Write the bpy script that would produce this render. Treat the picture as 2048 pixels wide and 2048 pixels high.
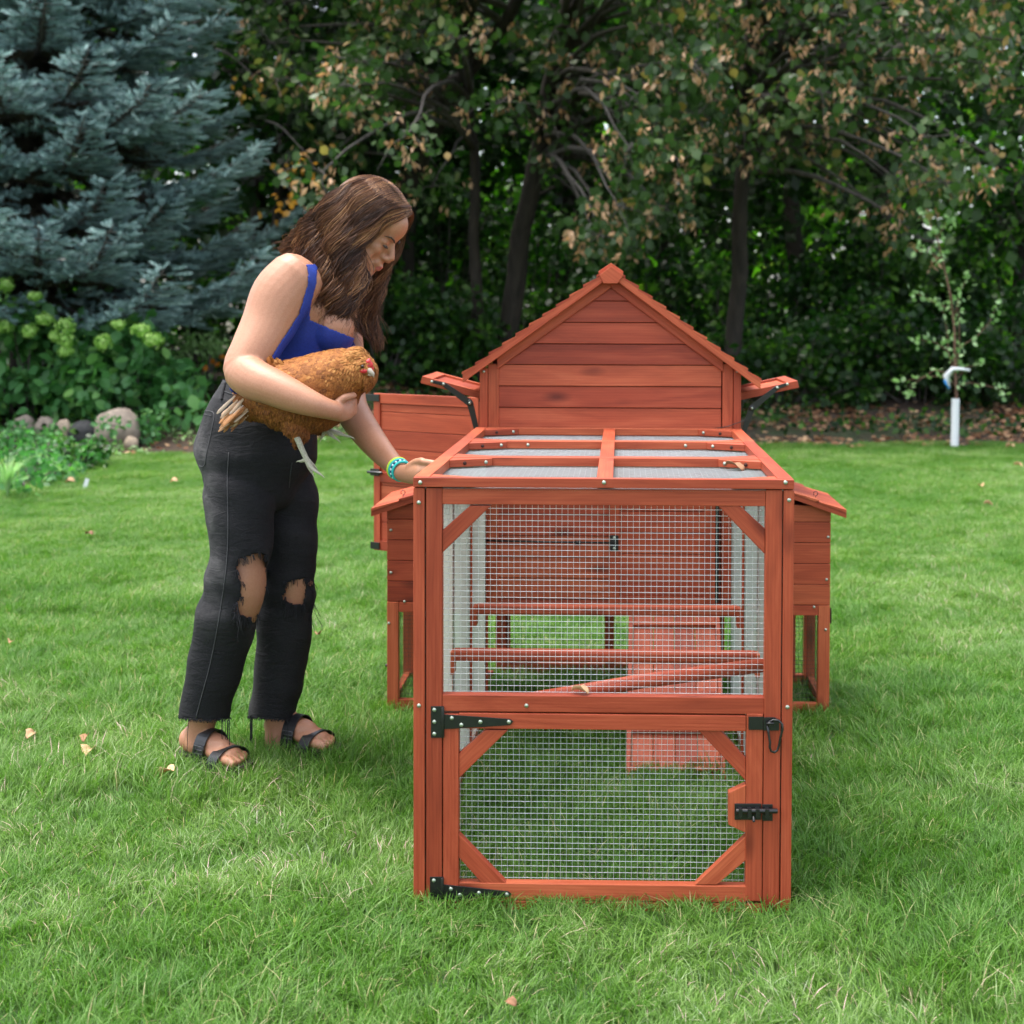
import bpy, bmesh, math, random
import numpy as np
from mathutils import Vector, Matrix, noise as mnoise

random.seed(7); rng = np.random.default_rng(7)
for o in list(bpy.data.objects): bpy.data.objects.remove(o)
scene = bpy.context.scene
C = scene.collection
R_ = math.radians

# ------------------------------------------------------------------ camera
FPX = 2800.0                       # focal length in px of the 2048 px photograph
CAM = Vector((0.0, -2.8, 1.2))
cam_d = bpy.data.cameras.new('camera'); cam = bpy.data.objects.new('camera', cam_d); C.objects.link(cam)
cam.location = CAM
cam.rotation_euler = (Matrix.Rotation(R_(1.3), 3, 'Z') @ Matrix.Rotation(R_(90 - 1.9), 3, 'X') @ Matrix.Rotation(R_(.2), 3, 'Z')).to_euler()
cam_d.sensor_width = 36; cam_d.lens = FPX / 2048 * 36
cam_d.clip_start = 0.05; cam_d.clip_end = 400
RC = cam.rotation_euler.to_matrix()
_v = RC.transposed() @ Vector((0, 1, 0))
_vx = 1024 + FPX * _v.x / -_v.z; _vy = 1024 - FPX * _v.y / -_v.z
cam_d.shift_x = -(1241 - _vx) / 2048; cam_d.shift_y = (626 - _vy) / 2048
SX, SY = cam_d.shift_x, cam_d.shift_y
cam_d.dof.use_dof = True; cam_d.dof.focus_distance = 3.15; cam_d.dof.aperture_fstop = 5.0
scene.camera = cam
scene.render.resolution_x = 1024; scene.render.resolution_y = 1024

def P(px, py, Y):
    """where the sight line through a photo pixel meets the vertical plane at depth Y"""
    d = RC @ Vector(((px - 1024 + SX * 2048) / FPX, -(py - 1024 - SY * 2048) / FPX, -1))
    return CAM + d * ((Y - CAM.y) / d.y)
RCT = np.array(RC.transposed())
def proj(co):
    q = (co - np.array(CAM)) @ RCT.T
    return np.stack([1024 + FPX * q[:, 0] / -q[:, 2] - SX * 2048, 1024 - FPX * q[:, 1] / -q[:, 2] + SY * 2048], 1)

# ------------------------------------------------------------------ light
w = bpy.data.worlds.new('World'); scene.world = w; w.use_nodes = True
nt = w.node_tree; nt.nodes.clear()
sky = nt.nodes.new('ShaderNodeTexSky'); sky.sky_type = 'NISHITA'; sky.sun_disc = False
SUN_EL, SUN_AZ = R_(74), R_(275)      # azimuth measured from +Y clockwise
sky.sun_elevation = SUN_EL; sky.sun_rotation = SUN_AZ
sky.air_density = 1.0; sky.dust_density = 3.5; sky.ozone_density = 0.6
bg = nt.nodes.new('ShaderNodeBackground'); bg.inputs[1].default_value = 0.15
wo = nt.nodes.new('ShaderNodeOutputWorld')
hs = nt.nodes.new('ShaderNodeHueSaturation'); hs.inputs['Saturation'].default_value = .5      # thin cloud: a paler sky
nt.links.new(sky.outputs[0], hs.inputs['Color']); nt.links.new(hs.outputs[0], bg.inputs[0]); nt.links.new(bg.outputs[0], wo.inputs[0])
sun_d = bpy.data.lights.new('sun', 'SUN'); sun_d.energy = 1.25; sun_d.angle = R_(34); sun_d.color = (1, .95, .87)
sun = bpy.data.objects.new('sun', sun_d); C.objects.link(sun)
sd = Vector((math.sin(SUN_AZ) * math.cos(SUN_EL), math.cos(SUN_AZ) * math.cos(SUN_EL), math.sin(SUN_EL)))
sun.rotation_euler = sd.to_track_quat('Z', 'Y').to_euler()
scene.view_settings.view_transform = 'Standard'; scene.view_settings.look = 'None'
scene.cycles.max_bounces = 8; scene.cycles.diffuse_bounces = 4; scene.cycles.transparent_max_bounces = 12
scene.view_settings.exposure = 1.82; scene.view_settings.gamma = 1

# ------------------------------------------------------------------ materials
def node_mat(name):
    m = bpy.data.materials.new(name); m.use_nodes = True
    nt = m.node_tree; b = nt.nodes['Principled BSDF']
    return m, nt, b
def N(nt, t, **k):
    n = nt.nodes.new(t)
    for a, v in k.items():
        if isinstance(v, tuple) and a.startswith('i'): pass
        setattr(n, a, v)
    return n
def ramp(nt, fac, stops):
    r = nt.nodes.new('ShaderNodeValToRGB'); e = r.color_ramp.elements
    while len(e) < len(stops): e.new(0.5)
    for i, (p, c) in enumerate(stops):
        e[i].position = p; e[i].color = (*c, 1)
    nt.links.new(fac, r.inputs[0]); return r.outputs[0]
def noise_n(nt, vec, scale, detail=4, rough=.55, dist=0):
    n = nt.nodes.new('ShaderNodeTexNoise'); n.inputs['Scale'].default_value = scale
    n.inputs['Detail'].default_value = detail; n.inputs['Roughness'].default_value = rough
    n.inputs['Distortion'].default_value = dist
    if vec is not None: nt.links.new(vec, n.inputs['Vector'])
    return n.outputs[0]
def mapping(nt, vec, scale=(1, 1, 1)):
    m = nt.nodes.new('ShaderNodeMapping'); m.inputs['Scale'].default_value = scale
    nt.links.new(vec, m.inputs['Vector']); return m.outputs[0]
def mixc(nt, f, a, b, mode='MIX'):
    m = nt.nodes.new('ShaderNodeMix'); m.data_type = 'RGBA'; m.blend_type = mode
    for s, v in ((m.inputs[0], f), (m.inputs[6], a), (m.inputs[7], b)):
        if hasattr(v, 'is_output') or isinstance(v, bpy.types.NodeSocket): nt.links.new(v, s)
        elif isinstance(v, tuple): s.default_value = (*v, 1)
        else: s.default_value = v
    return m.outputs[2]
def bump(nt, b, h, strength=.3, dist=.002):
    n = nt.nodes.new('ShaderNodeBump'); n.inputs['Strength'].default_value = strength; n.inputs['Distance'].default_value = dist
    nt.links.new(h, n.inputs['Height']); nt.links.new(n.outputs[0], b.inputs['Normal'])
def attr(nt, name='rnd'):
    a = nt.nodes.new('ShaderNodeAttribute'); a.attribute_name = name; return a.outputs['Fac']
def objco(nt): return nt.nodes.new('ShaderNodeTexCoord').outputs['Object']
def geopos(nt): return nt.nodes.new('ShaderNodeNewGeometry').outputs['Position']

def simple(name, col, rough=.6, metal=0, spec=.5, var=0, vscale=30, bmp=0):
    m, nt, b = node_mat(name)
    b.inputs['Base Color'].default_value = (*col, 1); b.inputs['Roughness'].default_value = rough
    b.inputs['Metallic'].default_value = metal; b.inputs['Specular IOR Level'].default_value = spec
    n = noise_n(nt, objco(nt), vscale, 5)
    if var:
        c = ramp(nt, n, [(.25, tuple(x * (1 - var) for x in col)), (.75, tuple(min(1, x * (1 + var)) for x in col))])
        nt.links.new(c, b.inputs['Base Color'])
    if bmp: bump(nt, b, n, bmp)
    return m

def wood_mat(name, dark, mid, light):
    m, nt, b = node_mat(name)
    uv = nt.nodes.new('ShaderNodeUVMap').outputs[0]
    r = attr(nt)
    big = noise_n(nt, mapping(nt, uv, (3.2, 26, 1)), 1.0, 5, .55, 1.2)
    fine = noise_n(nt, mapping(nt, uv, (9, 520, 1)), 1.0, 4, .6, .3)
    ring = nt.nodes.new('ShaderNodeTexWave'); ring.wave_type = 'BANDS'; ring.bands_direction = 'Y'
    ring.inputs['Scale'].default_value = 1; ring.inputs['Distortion'].default_value = 7; ring.inputs['Detail'].default_value = 2
    ring.inputs['Detail Scale'].default_value = .8
    nt.links.new(mapping(nt, uv, (2.4, 42, 1)), ring.inputs['Vector'])
    base = ramp(nt, big, [(.25, dark), (.5, mid), (.78, light)])
    c = mixc(nt, .16, base, ramp(nt, ring.outputs[0], [(0, dark), (1, light)]))
    c = mixc(nt, .28, c, ramp(nt, fine, [(.3, dark), (.7, light)]))
    # board to board variation
    c = mixc(nt, .75, c, ramp(nt, r, [(0, (.60, .48, .46)), (.3, (.88, .80, .80)), (.7, (1.05, 1.10, 1.05)), (1, (1.2, 1.55, 1.45))]), 'MULTIPLY')
    # knots
    v = nt.nodes.new('ShaderNodeTexVoronoi'); v.inputs['Scale'].default_value = 1
    nt.links.new(mapping(nt, uv, (3.6, 9.5, 1)), v.inputs['Vector'])
    k = nt.nodes.new('ShaderNodeMapRange'); k.inputs[1].default_value = .035; k.inputs[2].default_value = .185; k.inputs[3].default_value = .85; k.inputs[4].default_value = 0
    nt.links.new(v.outputs['Distance'], k.inputs[0])
    c = mixc(nt, k.outputs[0], c, (dark[0] * .45, dark[1] * .42, dark[2] * .5))
    nt.links.new(c, b.inputs['Base Color'])
    rr = nt.nodes.new('ShaderNodeMapRange'); rr.inputs[3].default_value = .38; rr.inputs[4].default_value = .62
    nt.links.new(fine, rr.inputs[0]); nt.links.new(rr.outputs[0], b.inputs['Roughness'])
    b.inputs['Specular IOR Level'].default_value = .32
    bump(nt, b, fine, .25, .0012)
    return m
M = {}
M['wood'] = wood_mat('stained_cedar', (.205, .028, .011), (.375, .062, .025), (.54, .122, .054))
M['black'] = simple('black_painted_metal', (.009, .009, .010), .32, 0, .6, .3, 60)
M['screw'] = simple('zinc_screw', (.45, .50, .42), .35, .8, .5, .3, 300)
M['hole'] = simple('screw_hole', (.05, .015, .01), .9)
M['wire'] = simple('galvanised_wire', (.62, .66, .68), .38, .35, .6, .15, 60)
M['dullwire'] = simple('weathered_wire', (.42, .45, .48), .45, .2)
M['darkwire'] = simple('black_coated_wire', (.02, .02, .02), .5)
def sheet_mat(name='clear_plastic_sheet', clear=0.0):
    m, nt, b = node_mat(name)
    g = noise_n(nt, mapping(nt, objco(nt), (9, 9, 3)), 1.0, 4)
    c = ramp(nt, g, [(.3, (.17, .195, .165)), (.7, (.25, .28, .245))])
    nt.links.new(c, b.inputs['Base Color']); b.inputs['Roughness'].default_value = .28
    tr = nt.nodes.new('ShaderNodeBsdfTranslucent'); tr.inputs[0].default_value = (.9, .93, .92, 1) if clear > .3 else (.42, .46, .41, 1)
    mx = nt.nodes.new('ShaderNodeMixShader'); mx.inputs[0].default_value = .7 if clear else .42
    o = nt.nodes['Material Output']
    nt.links.new(b.outputs[0], mx.inputs[1]); nt.links.new(tr.outputs[0], mx.inputs[2])
    out = mx.outputs[0]
    if clear:
        tp = nt.nodes.new('ShaderNodeBsdfTransparent'); m2 = nt.nodes.new('ShaderNodeMixShader'); m2.inputs[0].default_value = clear
        nt.links.new(out, m2.inputs[1]); nt.links.new(tp.outputs[0], m2.inputs[2]); out = m2.outputs[0]
    nt.links.new(out, o.inputs[0]); return m
M['sheet'] = sheet_mat('clear_plastic_sheet', .18); M['lid_sheet'] = sheet_mat('clear_lid_sheet', .55)

def leaf_mat(name, stops, trans=.45, tcol=(.5, .9, .25), rough=.42, posvar=0):
    """stops: colour ramp over the per-leaf random value"""
    m, nt, b = node_mat(name)
    c = ramp(nt, attr(nt), stops)
    if posvar:
        n = noise_n(nt, geopos(nt), .55, 2)
        c = mixc(nt, posvar, c, ramp(nt, n, [(.35, (.6, .7, .6)), (.65, (1.5, 1.35, 1.3))]), 'MULTIPLY')
    nt.links.new(c, b.inputs['Base Color']); b.inputs['Roughness'].default_value = rough
    b.inputs['Specular IOR Level'].default_value = .4
    tr = nt.nodes.new('ShaderNodeBsdfTranslucent')
    nt.links.new(mixc(nt, .6, c, mixc(nt, 1.0, c, tuple(x * 2 for x in tcol), 'MULTIPLY')), tr.inputs[0])
    mx = nt.nodes.new('ShaderNodeMixShader'); mx.inputs[0].default_value = trans
    o = nt.nodes['Material Output']
    nt.links.new(b.outputs[0], mx.inputs[1]); nt.links.new(tr.outputs[0], mx.inputs[2]); nt.links.new(mx.outputs[0], o.inputs[0])
    return m
M['linden'] = leaf_mat('linden_leaf', [(0, (.022, .046, .014)), (.5, (.050, .10, .028)), (.85, (.125, .19, .062)), (1, (.36, .24, .08))], .35)
M['bract'] = leaf_mat('linden_bract', [(0, (.26, .16, .08)), (.5, (.50, .31, .18)), (1, (.64, .43, .27))], .3, (.9, .7, .4))
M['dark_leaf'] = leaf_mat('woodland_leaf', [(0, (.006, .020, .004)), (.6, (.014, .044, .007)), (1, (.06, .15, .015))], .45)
M['sunlit_far_leaf'] = leaf_mat('sunlit_far_leaf', [(0, (.03, .10, .008)), (.6, (.13, .32, .02)), (1, (.38, .58, .06))], .6)  # sunlight painted in: lighter yellow-green leaf colour for the far trees
M['shrub_leaf'] = leaf_mat('shrub_leaf', [(0, (.007, .026, .005)), (.6, (.018, .062, .010)), (1, (.10, .22, .025))], .4)
M['hyd_leaf'] = leaf_mat('hydrangea_leaf', [(0, (.04, .13, .045)), (.6, (.09, .25, .075)), (1, (.20, .40, .10))], .35)
M['flower'] = leaf_mat('hydrangea_petal', [(0, (.20, .38, .06)), (1, (.50, .68, .22))], .35)
M['orange'] = leaf_mat('marigold_petal', [(0, (.70, .20, .02)), (1, (.9, .40, .03))], .3)
M['yellow_leaf'] = leaf_mat('yellowing_leaf', [(0, (.35, .18, .03)), (1, (.62, .36, .06))], .4, (.9, .7, .2))
M['dead_leaf'] = leaf_mat('dead_leaf', [(0, (.16, .07, .035)), (.6, (.36, .19, .10)), (1, (.62, .42, .24))], .2, (.8, .5, .3), .7)
M['spruce'] = leaf_mat('spruce_needle', [(0, (.05, .095, .092)), (.5, (.21, .325, .325)), (1, (.50, .64, .64))], .15, (.6, .9, .8), .5)
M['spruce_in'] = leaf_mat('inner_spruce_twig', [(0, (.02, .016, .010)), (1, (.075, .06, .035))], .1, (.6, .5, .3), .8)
M['sap_leaf'] = leaf_mat('sapling_leaf', [(0, (.16, .30, .10)), (1, (.46, .64, .32))], .35)
def bark_mat(name, a, b_):
    m, nt, b = node_mat(name)
    n = noise_n(nt, mapping(nt, objco(nt), (14, 14, 3)), 1.0, 6, .65, .5)
    nt.links.new(ramp(nt, n, [(.3, a), (.7, b_)]), b.inputs['Base Color']); b.inputs['Roughness'].default_value = .9
    bump(nt, b, n, .8, .02); return m
M['bark'] = bark_mat('bark', (.010, .008, .006), (.045, .034, .026))
M['twig'] = bark_mat('twig_bark', (.035, .03, .026), (.12, .105, .095))
M['sap_bark'] = bark_mat('sapling_bark', (.12, .06, .04), (.26, .14, .10))
M['stone'] = simple('boulder_stone', (.25, .205, .165), .85, 0, .3, .45, 14, .8)
M['stone_dark'] = simple('dark_stone', (.055, .055, .055), .85, 0, .3, .4, 14, .8)
M['stone_tan'] = simple('tan_stone', (.40, .31, .23), .85, 0, .3, .35, 14, .8)
M['white'] = simple('white_plastic', (.72, .74, .76), .45)
M['blue_ink'] = simple('blue_tag_print', (.02, .22, .55), .5)

# ------------------------------------------------------------------ mesh helpers
def link(o, parent=None):
    C.objects.link(o)
    if parent is not None: o.parent = parent
    return o
def make_obj(name, me, mats, parent=None, smooth=False):
    o = bpy.data.objects.new(name, me)
    for m in (mats if isinstance(mats, (list, tuple)) else [mats]): me.materials.append(m)
    link(o, parent)
    if smooth: me.polygons.foreach_set('use_smooth', [True] * len(me.polygons))
    if parent is not None:
        pl = Vector((0, 0, 0)); q = parent
        while q is not None: pl += q.location; q = q.parent
        me.transform(Matrix.Translation(-pl))
    return o
def thing(name, label, cat, loc=(0, 0, 0), group=None):
    o = bpy.data.objects.new(name, None); C.objects.link(o); o.location = loc; o.empty_display_size = .1
    tag(o, label, cat, group); return o
def tag(o, label=None, cat=None, group=None, kind=None):
    if label: o['label'] = label
    if cat: o['category'] = cat
    if group: o['group'] = group
    if kind: o['kind'] = kind
    return o
def origin_to(o, loc):
    """move a one-mesh thing's origin to loc"""
    o.data.transform(Matrix.Translation(-Vector(loc))); o.location = loc; return o

class MB:
    def __init__(s): s.v = []; s.f = []; s.g = []; s.r = []; s.smooth = []
    def add(s, vs, fs, grain=(1, 0, 0), rnd=None, smooth=False):
        o = len(s.v); s.v += [Vector(v) for v in vs]
        r = random.random() if rnd is None else rnd
        off = (random.random() * 40, random.random() * 40)
        for f in fs:
            s.f.append([i + o for i in f]); s.g.append((Vector(grain).normalized(), off)); s.r.append(r); s.smooth.append(smooth)
        return s
    def box(s, x0, x1, y0, y1, z0, z1, grain=None, rnd=None, M_=None):
        vs = [Vector((x, y, z)) for z in (z0, z1) for y in (y0, y1) for x in (x0, x1)]
        if grain is None:
            d = [abs(x1 - x0), abs(y1 - y0), abs(z1 - z0)]; k = d.index(max(d)); grain = [0, 0, 0]; grain[k] = 1
        g = Vector(grain)
        if M_ is not None: vs = [M_ @ v for v in vs]; g = M_.to_3x3() @ g
        return s.add(vs, [(0, 2, 3, 1), (4, 5, 7, 6), (0, 1, 5, 4), (2, 6, 7, 3), (0, 4, 6, 2), (1, 3, 7, 5)], g, rnd)
    def prism(s, pts, y0, y1, grain=None, rnd=None):
        """polygon of (x,z) extruded from y0 to y1"""
        a = sum(pts[i][0] * pts[(i + 1) % len(pts)][1] - pts[(i + 1) % len(pts)][0] * pts[i][1] for i in range(len(pts)))
        if a < 0: pts = pts[::-1]
        n = len(pts); vs = [(x, y0, z) for x, z in pts] + [(x, y1, z) for x, z in pts]
        fs = [tuple(range(n)), tuple(range(2 * n - 1, n - 1, -1))] + [(i, i + n, (i + 1) % n + n, (i + 1) % n) for i in range(n)]
        if grain is None:
            e = max(((Vector((pts[(i + 1) % n][0] - pts[i][0], 0, pts[(i + 1) % n][1] - pts[i][1]))) for i in range(n)), key=lambda q: q.length)
            grain = e
        return s.add(vs, fs, grain, rnd)
    def tube(s, pts, rad, k=8, cap=True, rnd=None, smooth=True, squash=None):
        pts = [Vector(p) for p in pts]; n = len(pts)
        if not isinstance(rad, (list, tuple)): rad = [rad] * n
        vs = []; ref = None
        for i in range(n):
            t = (pts[min(i + 1, n - 1)] - pts[max(i - 1, 0)]).normalized()
            if ref is None: ref = t.orthogonal().normalized()
            ref = (ref - t * ref.dot(t)).normalized(); b = t.cross(ref)
            for j in range(k):
                a = 2 * math.pi * j / k + math.pi / k
                vs.append(pts[i] + (ref * math.cos(a) + b * math.sin(a)) * rad[i])
        fs = [(i * k + j, i * k + (j + 1) % k, (i + 1) * k + (j + 1) % k, (i + 1) * k + j) for i in range(n - 1) for j in range(k)]
        if cap: fs += [tuple(range(k - 1, -1, -1)), tuple(range((n - 1) * k, n * k))]
        return s.add(vs, fs, pts[-1] - pts[0], rnd, smooth)
    def ell(s, c, r, seg=16, rings=10, R=None, rnd=None, lump=0):
        vs = []; fs = []
        for i in range(rings + 1):
            th = math.pi * i / rings
            for j in range(seg):
                a = 2 * math.pi * j / seg
                v = Vector((math.sin(th) * math.cos(a) * r[0], math.sin(th) * math.sin(a) * r[1], math.cos(th) * r[2]))
                if lump: v *= 1 + lump * mnoise.noise(Vector((v.x * 9 + c[0] * 5, v.y * 9, v.z * 9))) * 2
                if R is not None: v = R @ v
                vs.append(v + Vector(c))
        for i in range(rings):
            for j in range(seg):
                fs.append((i * seg + j, (i + 1) * seg + j, (i + 1) * seg + (j + 1) % seg, i * seg + (j + 1) % seg))
        return s.add(vs, fs, (1, 0, 0), rnd, True)
    def build(s, name, mat, parent=None, bevel=0):
        me = bpy.data.meshes.new(name)
        me.from_pydata([tuple(v) for v in s.v], [], s.f)
        uvl = me.uv_layers.new(name='UVMap'); ra = me.attributes.new('rnd', 'FLOAT', 'FACE')
        ra.data.foreach_set('value', s.r); me.update()
        uv = np.zeros(len(me.loops) * 2, np.float32)
        for p in me.polygons:
            g, off = s.g[p.index]; n = p.normal; b = n.cross(g)
            if b.length < .3: g = n.orthogonal().normalized(); b = n.cross(g)
            b.normalize(); g2 = (g - n * g.dot(n)).normalized()
            for li in p.loop_indices:
                co = s.v[me.loops[li].vertex_index]
                uv[2 * li] = co.dot(g2) + off[0]; uv[2 * li + 1] = co.dot(b) + off[1]
        uvl.data.foreach_set('uv', uv)
        me.polygons.foreach_set('use_smooth', s.smooth)
        o = make_obj(name, me, mat, parent)
        if bevel:
            m = o.modifiers.new('bevel', 'BEVEL'); m.width = bevel; m.segments = 2; m.limit_method = 'ANGLE'; m.harden_normals = False
        return o

def cards(name, tv, tf, pos, mat3, rnd, mats, parent=None, smooth=False):
    """many copies of a small template mesh in ONE mesh; mat3 (N,3,3) columns = axes"""
    tv = np.asarray(tv, np.float32); N_ = len(pos); k = len(tv)
    co = np.einsum('nij,kj->nki', mat3, tv) + np.asarray(pos)[:, None, :]
    co = co.reshape(-1, 3).astype(np.float32)
    fl = np.array([len(f) for f in tf]); idx = np.concatenate([np.array(f) for f in tf])
    loops = (idx[None, :] + (np.arange(N_) * k)[:, None]).reshape(-1).astype(np.int32)
    tot = np.tile(fl, N_); st = np.concatenate([[0], np.cumsum(tot)[:-1]]).astype(np.int32)
    me = bpy.data.meshes.new(name)
    me.vertices.add(len(co)); me.vertices.foreach_set('co', co.reshape(-1))
    me.loops.add(len(loops)); me.loops.foreach_set('vertex_index', loops)
    me.polygons.add(len(tot)); me.polygons.foreach_set('loop_start', st)
    try: me.polygons.foreach_set('loop_total', tot.astype(np.int32))
    except Exception: pass
    ra = me.attributes.new('rnd', 'FLOAT', 'POINT'); ra.data.foreach_set('value', np.repeat(rnd, k).astype(np.float32))
    me.update(calc_edges=True); me.validate()
    return make_obj(name, me, mats, parent, smooth)

def rand_frames(n, size, up_bias=0.0, droop=None, jitter=1.0):
    """random leaf frames: x = width, y = length axis, z = normal; scaled"""
    d = rng.normal(size=(n, 3)) * jitter
    if droop is not None: d += np.array(droop)
    y = d / np.linalg.norm(d, axis=1, keepdims=True)
    z = rng.normal(size=(n, 3)); z[:, 2] += up_bias
    z -= y * np.sum(z * y, 1, keepdims=True); z /= np.linalg.norm(z, axis=1, keepdims=True)
    x = np.cross(y, z)
    return np.stack([x, y, z], 2) * np.asarray(size).reshape(-1, 1, 1)
LEAF_V = [(0, 0, 0), (.32, .28, .07), (.36, .6, .06), (0, 1, -.05), (-.36, .6, .06), (-.32, .28, .07), (0, .35, 0), (0, .68, 0)]
LEAF_F = [(0, 1, 6), (1, 2, 7, 6), (2, 3, 7), (3, 4, 7), (4, 5, 6, 7), (5, 0, 6)]
SLEAF_V = [(0, 0, 0), (.4, .45, .08), (0, 1, 0), (-.4, .45, .08)]
SLEAF_F = [(0, 1, 2), (0, 2, 3)]

def ground_z(x, y):
    x = np.asarray(x, float); y = np.asarray(y, float)
    t = np.clip((y - 10.2) / 5.5, 0, 1); l = np.clip((y - 9.0) / 4.2, 0, 1)
    w_ = np.clip((-1.8 - x) / 1.6, 0, 1); w_ = w_ * w_ * (3 - 2 * w_)
    return .5 * (t * t * (3 - 2 * t) * (1 - w_) + l * l * (3 - 2 * l) * w_)

# ------------------------------------------------------------------ ground
def build_ground():
    xs = np.unique(np.concatenate([np.linspace(-60, -12, 13), np.linspace(-12, 10, 111), np.linspace(10, 60, 13)]))
    ys = np.unique(np.concatenate([np.linspace(-30, -4, 8), np.linspace(-4, 20, 121), np.linspace(20, 90, 18)]))
    X, Y = np.meshgrid(xs, ys); Z = ground_z(X, Y) - .012
    nx, ny = len(xs), len(ys)
    co = np.stack([X, Y, Z], 2).reshape(-1, 3)
    fs = [(j * nx + i, j * nx + i + 1, (j + 1) * nx + i + 1, (j + 1) * nx + i) for j in range(ny - 1) for i in range(nx - 1)]
    me = bpy.data.meshes.new('ground'); me.from_pydata(co.tolist(), [], fs)
    m, nt, b = node_mat('soil_and_turf')
    p = geopos(nt); sep = nt.nodes.new('ShaderNodeSeparateXYZ'); nt.links.new(p, sep.inputs[0])
    n1 = noise_n(nt, p, 1.1, 5); n2 = noise_n(nt, p, 18, 6, .7)
    # the lawn ends along a wavy line near y = 9.9 (8.6 on the left, by the flower bed)
    mr = nt.nodes.new('ShaderNodeMapRange'); mr.inputs[1].default_value = -4.6; mr.inputs[2].default_value = -2.4; mr.inputs[3].default_value = 8.3; mr.inputs[4].default_value = 9.9
    nt.links.new(sep.outputs[0], mr.inputs[0])
    ad = nt.nodes.new('ShaderNodeMath'); ad.operation = 'MULTIPLY_ADD'; nt.links.new(n1, ad.inputs[0]); ad.inputs[1].default_value = 1.2; nt.links.new(mr.outputs[0], ad.inputs[2])
    sb = nt.nodes.new('ShaderNodeMath'); sb.operation = 'SUBTRACT'; nt.links.new(sep.outputs[1], sb.inputs[0]); nt.links.new(ad.outputs[0], sb.inputs[1])
    f = nt.nodes.new('ShaderNodeMapRange'); f.inputs[1].default_value = -.6; f.inputs[2].default_value = -.35; nt.links.new(sb.outputs[0], f.inputs[0])
    turf = ramp(nt, n2, [(.3, (.03, .075, .018)), (.7, (.07, .15, .035))])
    soil = ramp(nt, n2, [(.3, (.022, .014, .009)), (.5, (.06, .037, .024)), (.75, (.12, .075, .048))])
    moss = ramp(nt, n2, [(.3, (.02, .04, .012)), (.7, (.06, .09, .03))])
    soil = mixc(nt, ramp(nt, n1, [(.45, (0, 0, 0)), (.6, (1, 1, 1))]), soil, moss)
    nt.links.new(mixc(nt, f.outputs[0], turf, soil), b.inputs['Base Color']); b.inputs['Roughness'].default_value = .95
    bump(nt, b, n2, .8, .03)
    o = make_obj('ground', me, m, None, True); tag(o, kind='structure'); return o
build_ground()

# ------------------------------------------------------------------ chicken coop and run
coop = thing('chicken_coop', 'red stained cedar chicken coop with gabled house and long wire mesh run', 'chicken coop', (0, 0, 0))
def rect(px0, py0, px1, py1, Y):
    pm, qm = (px0 + px1) / 2, (py0 + py1) / 2
    return P(px0, qm, Y).x, P(px1, qm, Y).x, P(pm, py1, Y).z, P(pm, py0, Y).z
W = M['wood']
def board(name, r, y0, y1, parent=coop, grain=None, bevel=.0014, rnd=None):
    return MB().box(r[0], r[1], y0, y1, r[2], r[3], grain, rnd).build(name, W, parent, bevel)
def pp(pts, Y): return [(P(a, b, Y).x, P(a, b, Y).z) for a, b in pts]
def brace(name, pts, y0, y1, parent=coop):
    return MB().prism(pp(pts, y0), y0, y1).build(name, W, parent, .0012)
# shared screw mesh
_s = MB(); _s.tube([(0, 0, 0), (0, -.0012, 0), (0, -.0022, 0)], [.0042, .0042, .0032], 12)
_s.tube([(0, -.0021, 0), (0, -.0024, 0)], [.0016, .0014], 6)
screw_me = None
def screw(x, y, z, parent=coop, rot=(0, 0, 0), mat='screw'):
    global screw_me
    if screw_me is None:
        o = _s.build('screw', M['screw'], None); screw_me = o.data; bpy.data.objects.remove(o)
    o = bpy.data.objects.new('screw', screw_me); C.objects.link(o); o.parent = parent
    pl = Vector((0, 0, 0)); q = parent
    while q is not None: pl += q.location; q = q.parent
    o.location = Vector((x, y, z)) - pl; o.rotation_euler = rot; return o
def pscrew(px, py, Y, parent=coop):
    v = P(px, py, Y); return screw(v.x, Y - .0004, v.z, parent)

def wire_grid(name, parent, o, ux, uz, w_, h_, r=.00050, pitch=.0121, mat='wire', off=.0009):
    """welded mesh: two layers of straight wires spanning o + a*ux + b*uz"""
    o = Vector(o); ux = Vector(ux).normalized(); uz = Vector(uz).normalized(); n = ux.cross(uz)
    mb = MB(); na = int(w_ / pitch); nb = int(h_ / pitch)
    for i in range(na + 1):
        a = (w_ - na * pitch) / 2 + i * pitch; j = random.uniform(-.0004, .0004)
        mid = o + ux * (a + random.uniform(-.0006, .0006)) + uz * h_ / 2 + n * off
        mb.tube([o + ux * (a + j) + n * off, mid, o + ux * (a - j) + uz * h_ + n * off], r * .72, 4, False)
    for i in range(nb + 1):
        a = (h_ - nb * pitch) / 2 + i * pitch; j = random.uniform(-.0004, .0004)
        mid = o + uz * (a + random.uniform(-.0006, .0006)) + ux * w_ / 2 - n * off
        mb.tube([o + uz * (a + j) - n * off, mid, o + uz * (a - j) + ux * w_ - n * off], r, 4, False)
    return mb.build(name, M[mat], parent)

XL, XR = P(827, 1350, 0).x, P(1585.5, 1350, 0).x         # outer faces of the run
TOPZ = P(1207, 956, 0).z                               # top of the lid
ZL = P(1207, 978, 0).z                                 # top of the walls
Y1 = 1.235                                             # house front
TH = .026
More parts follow.
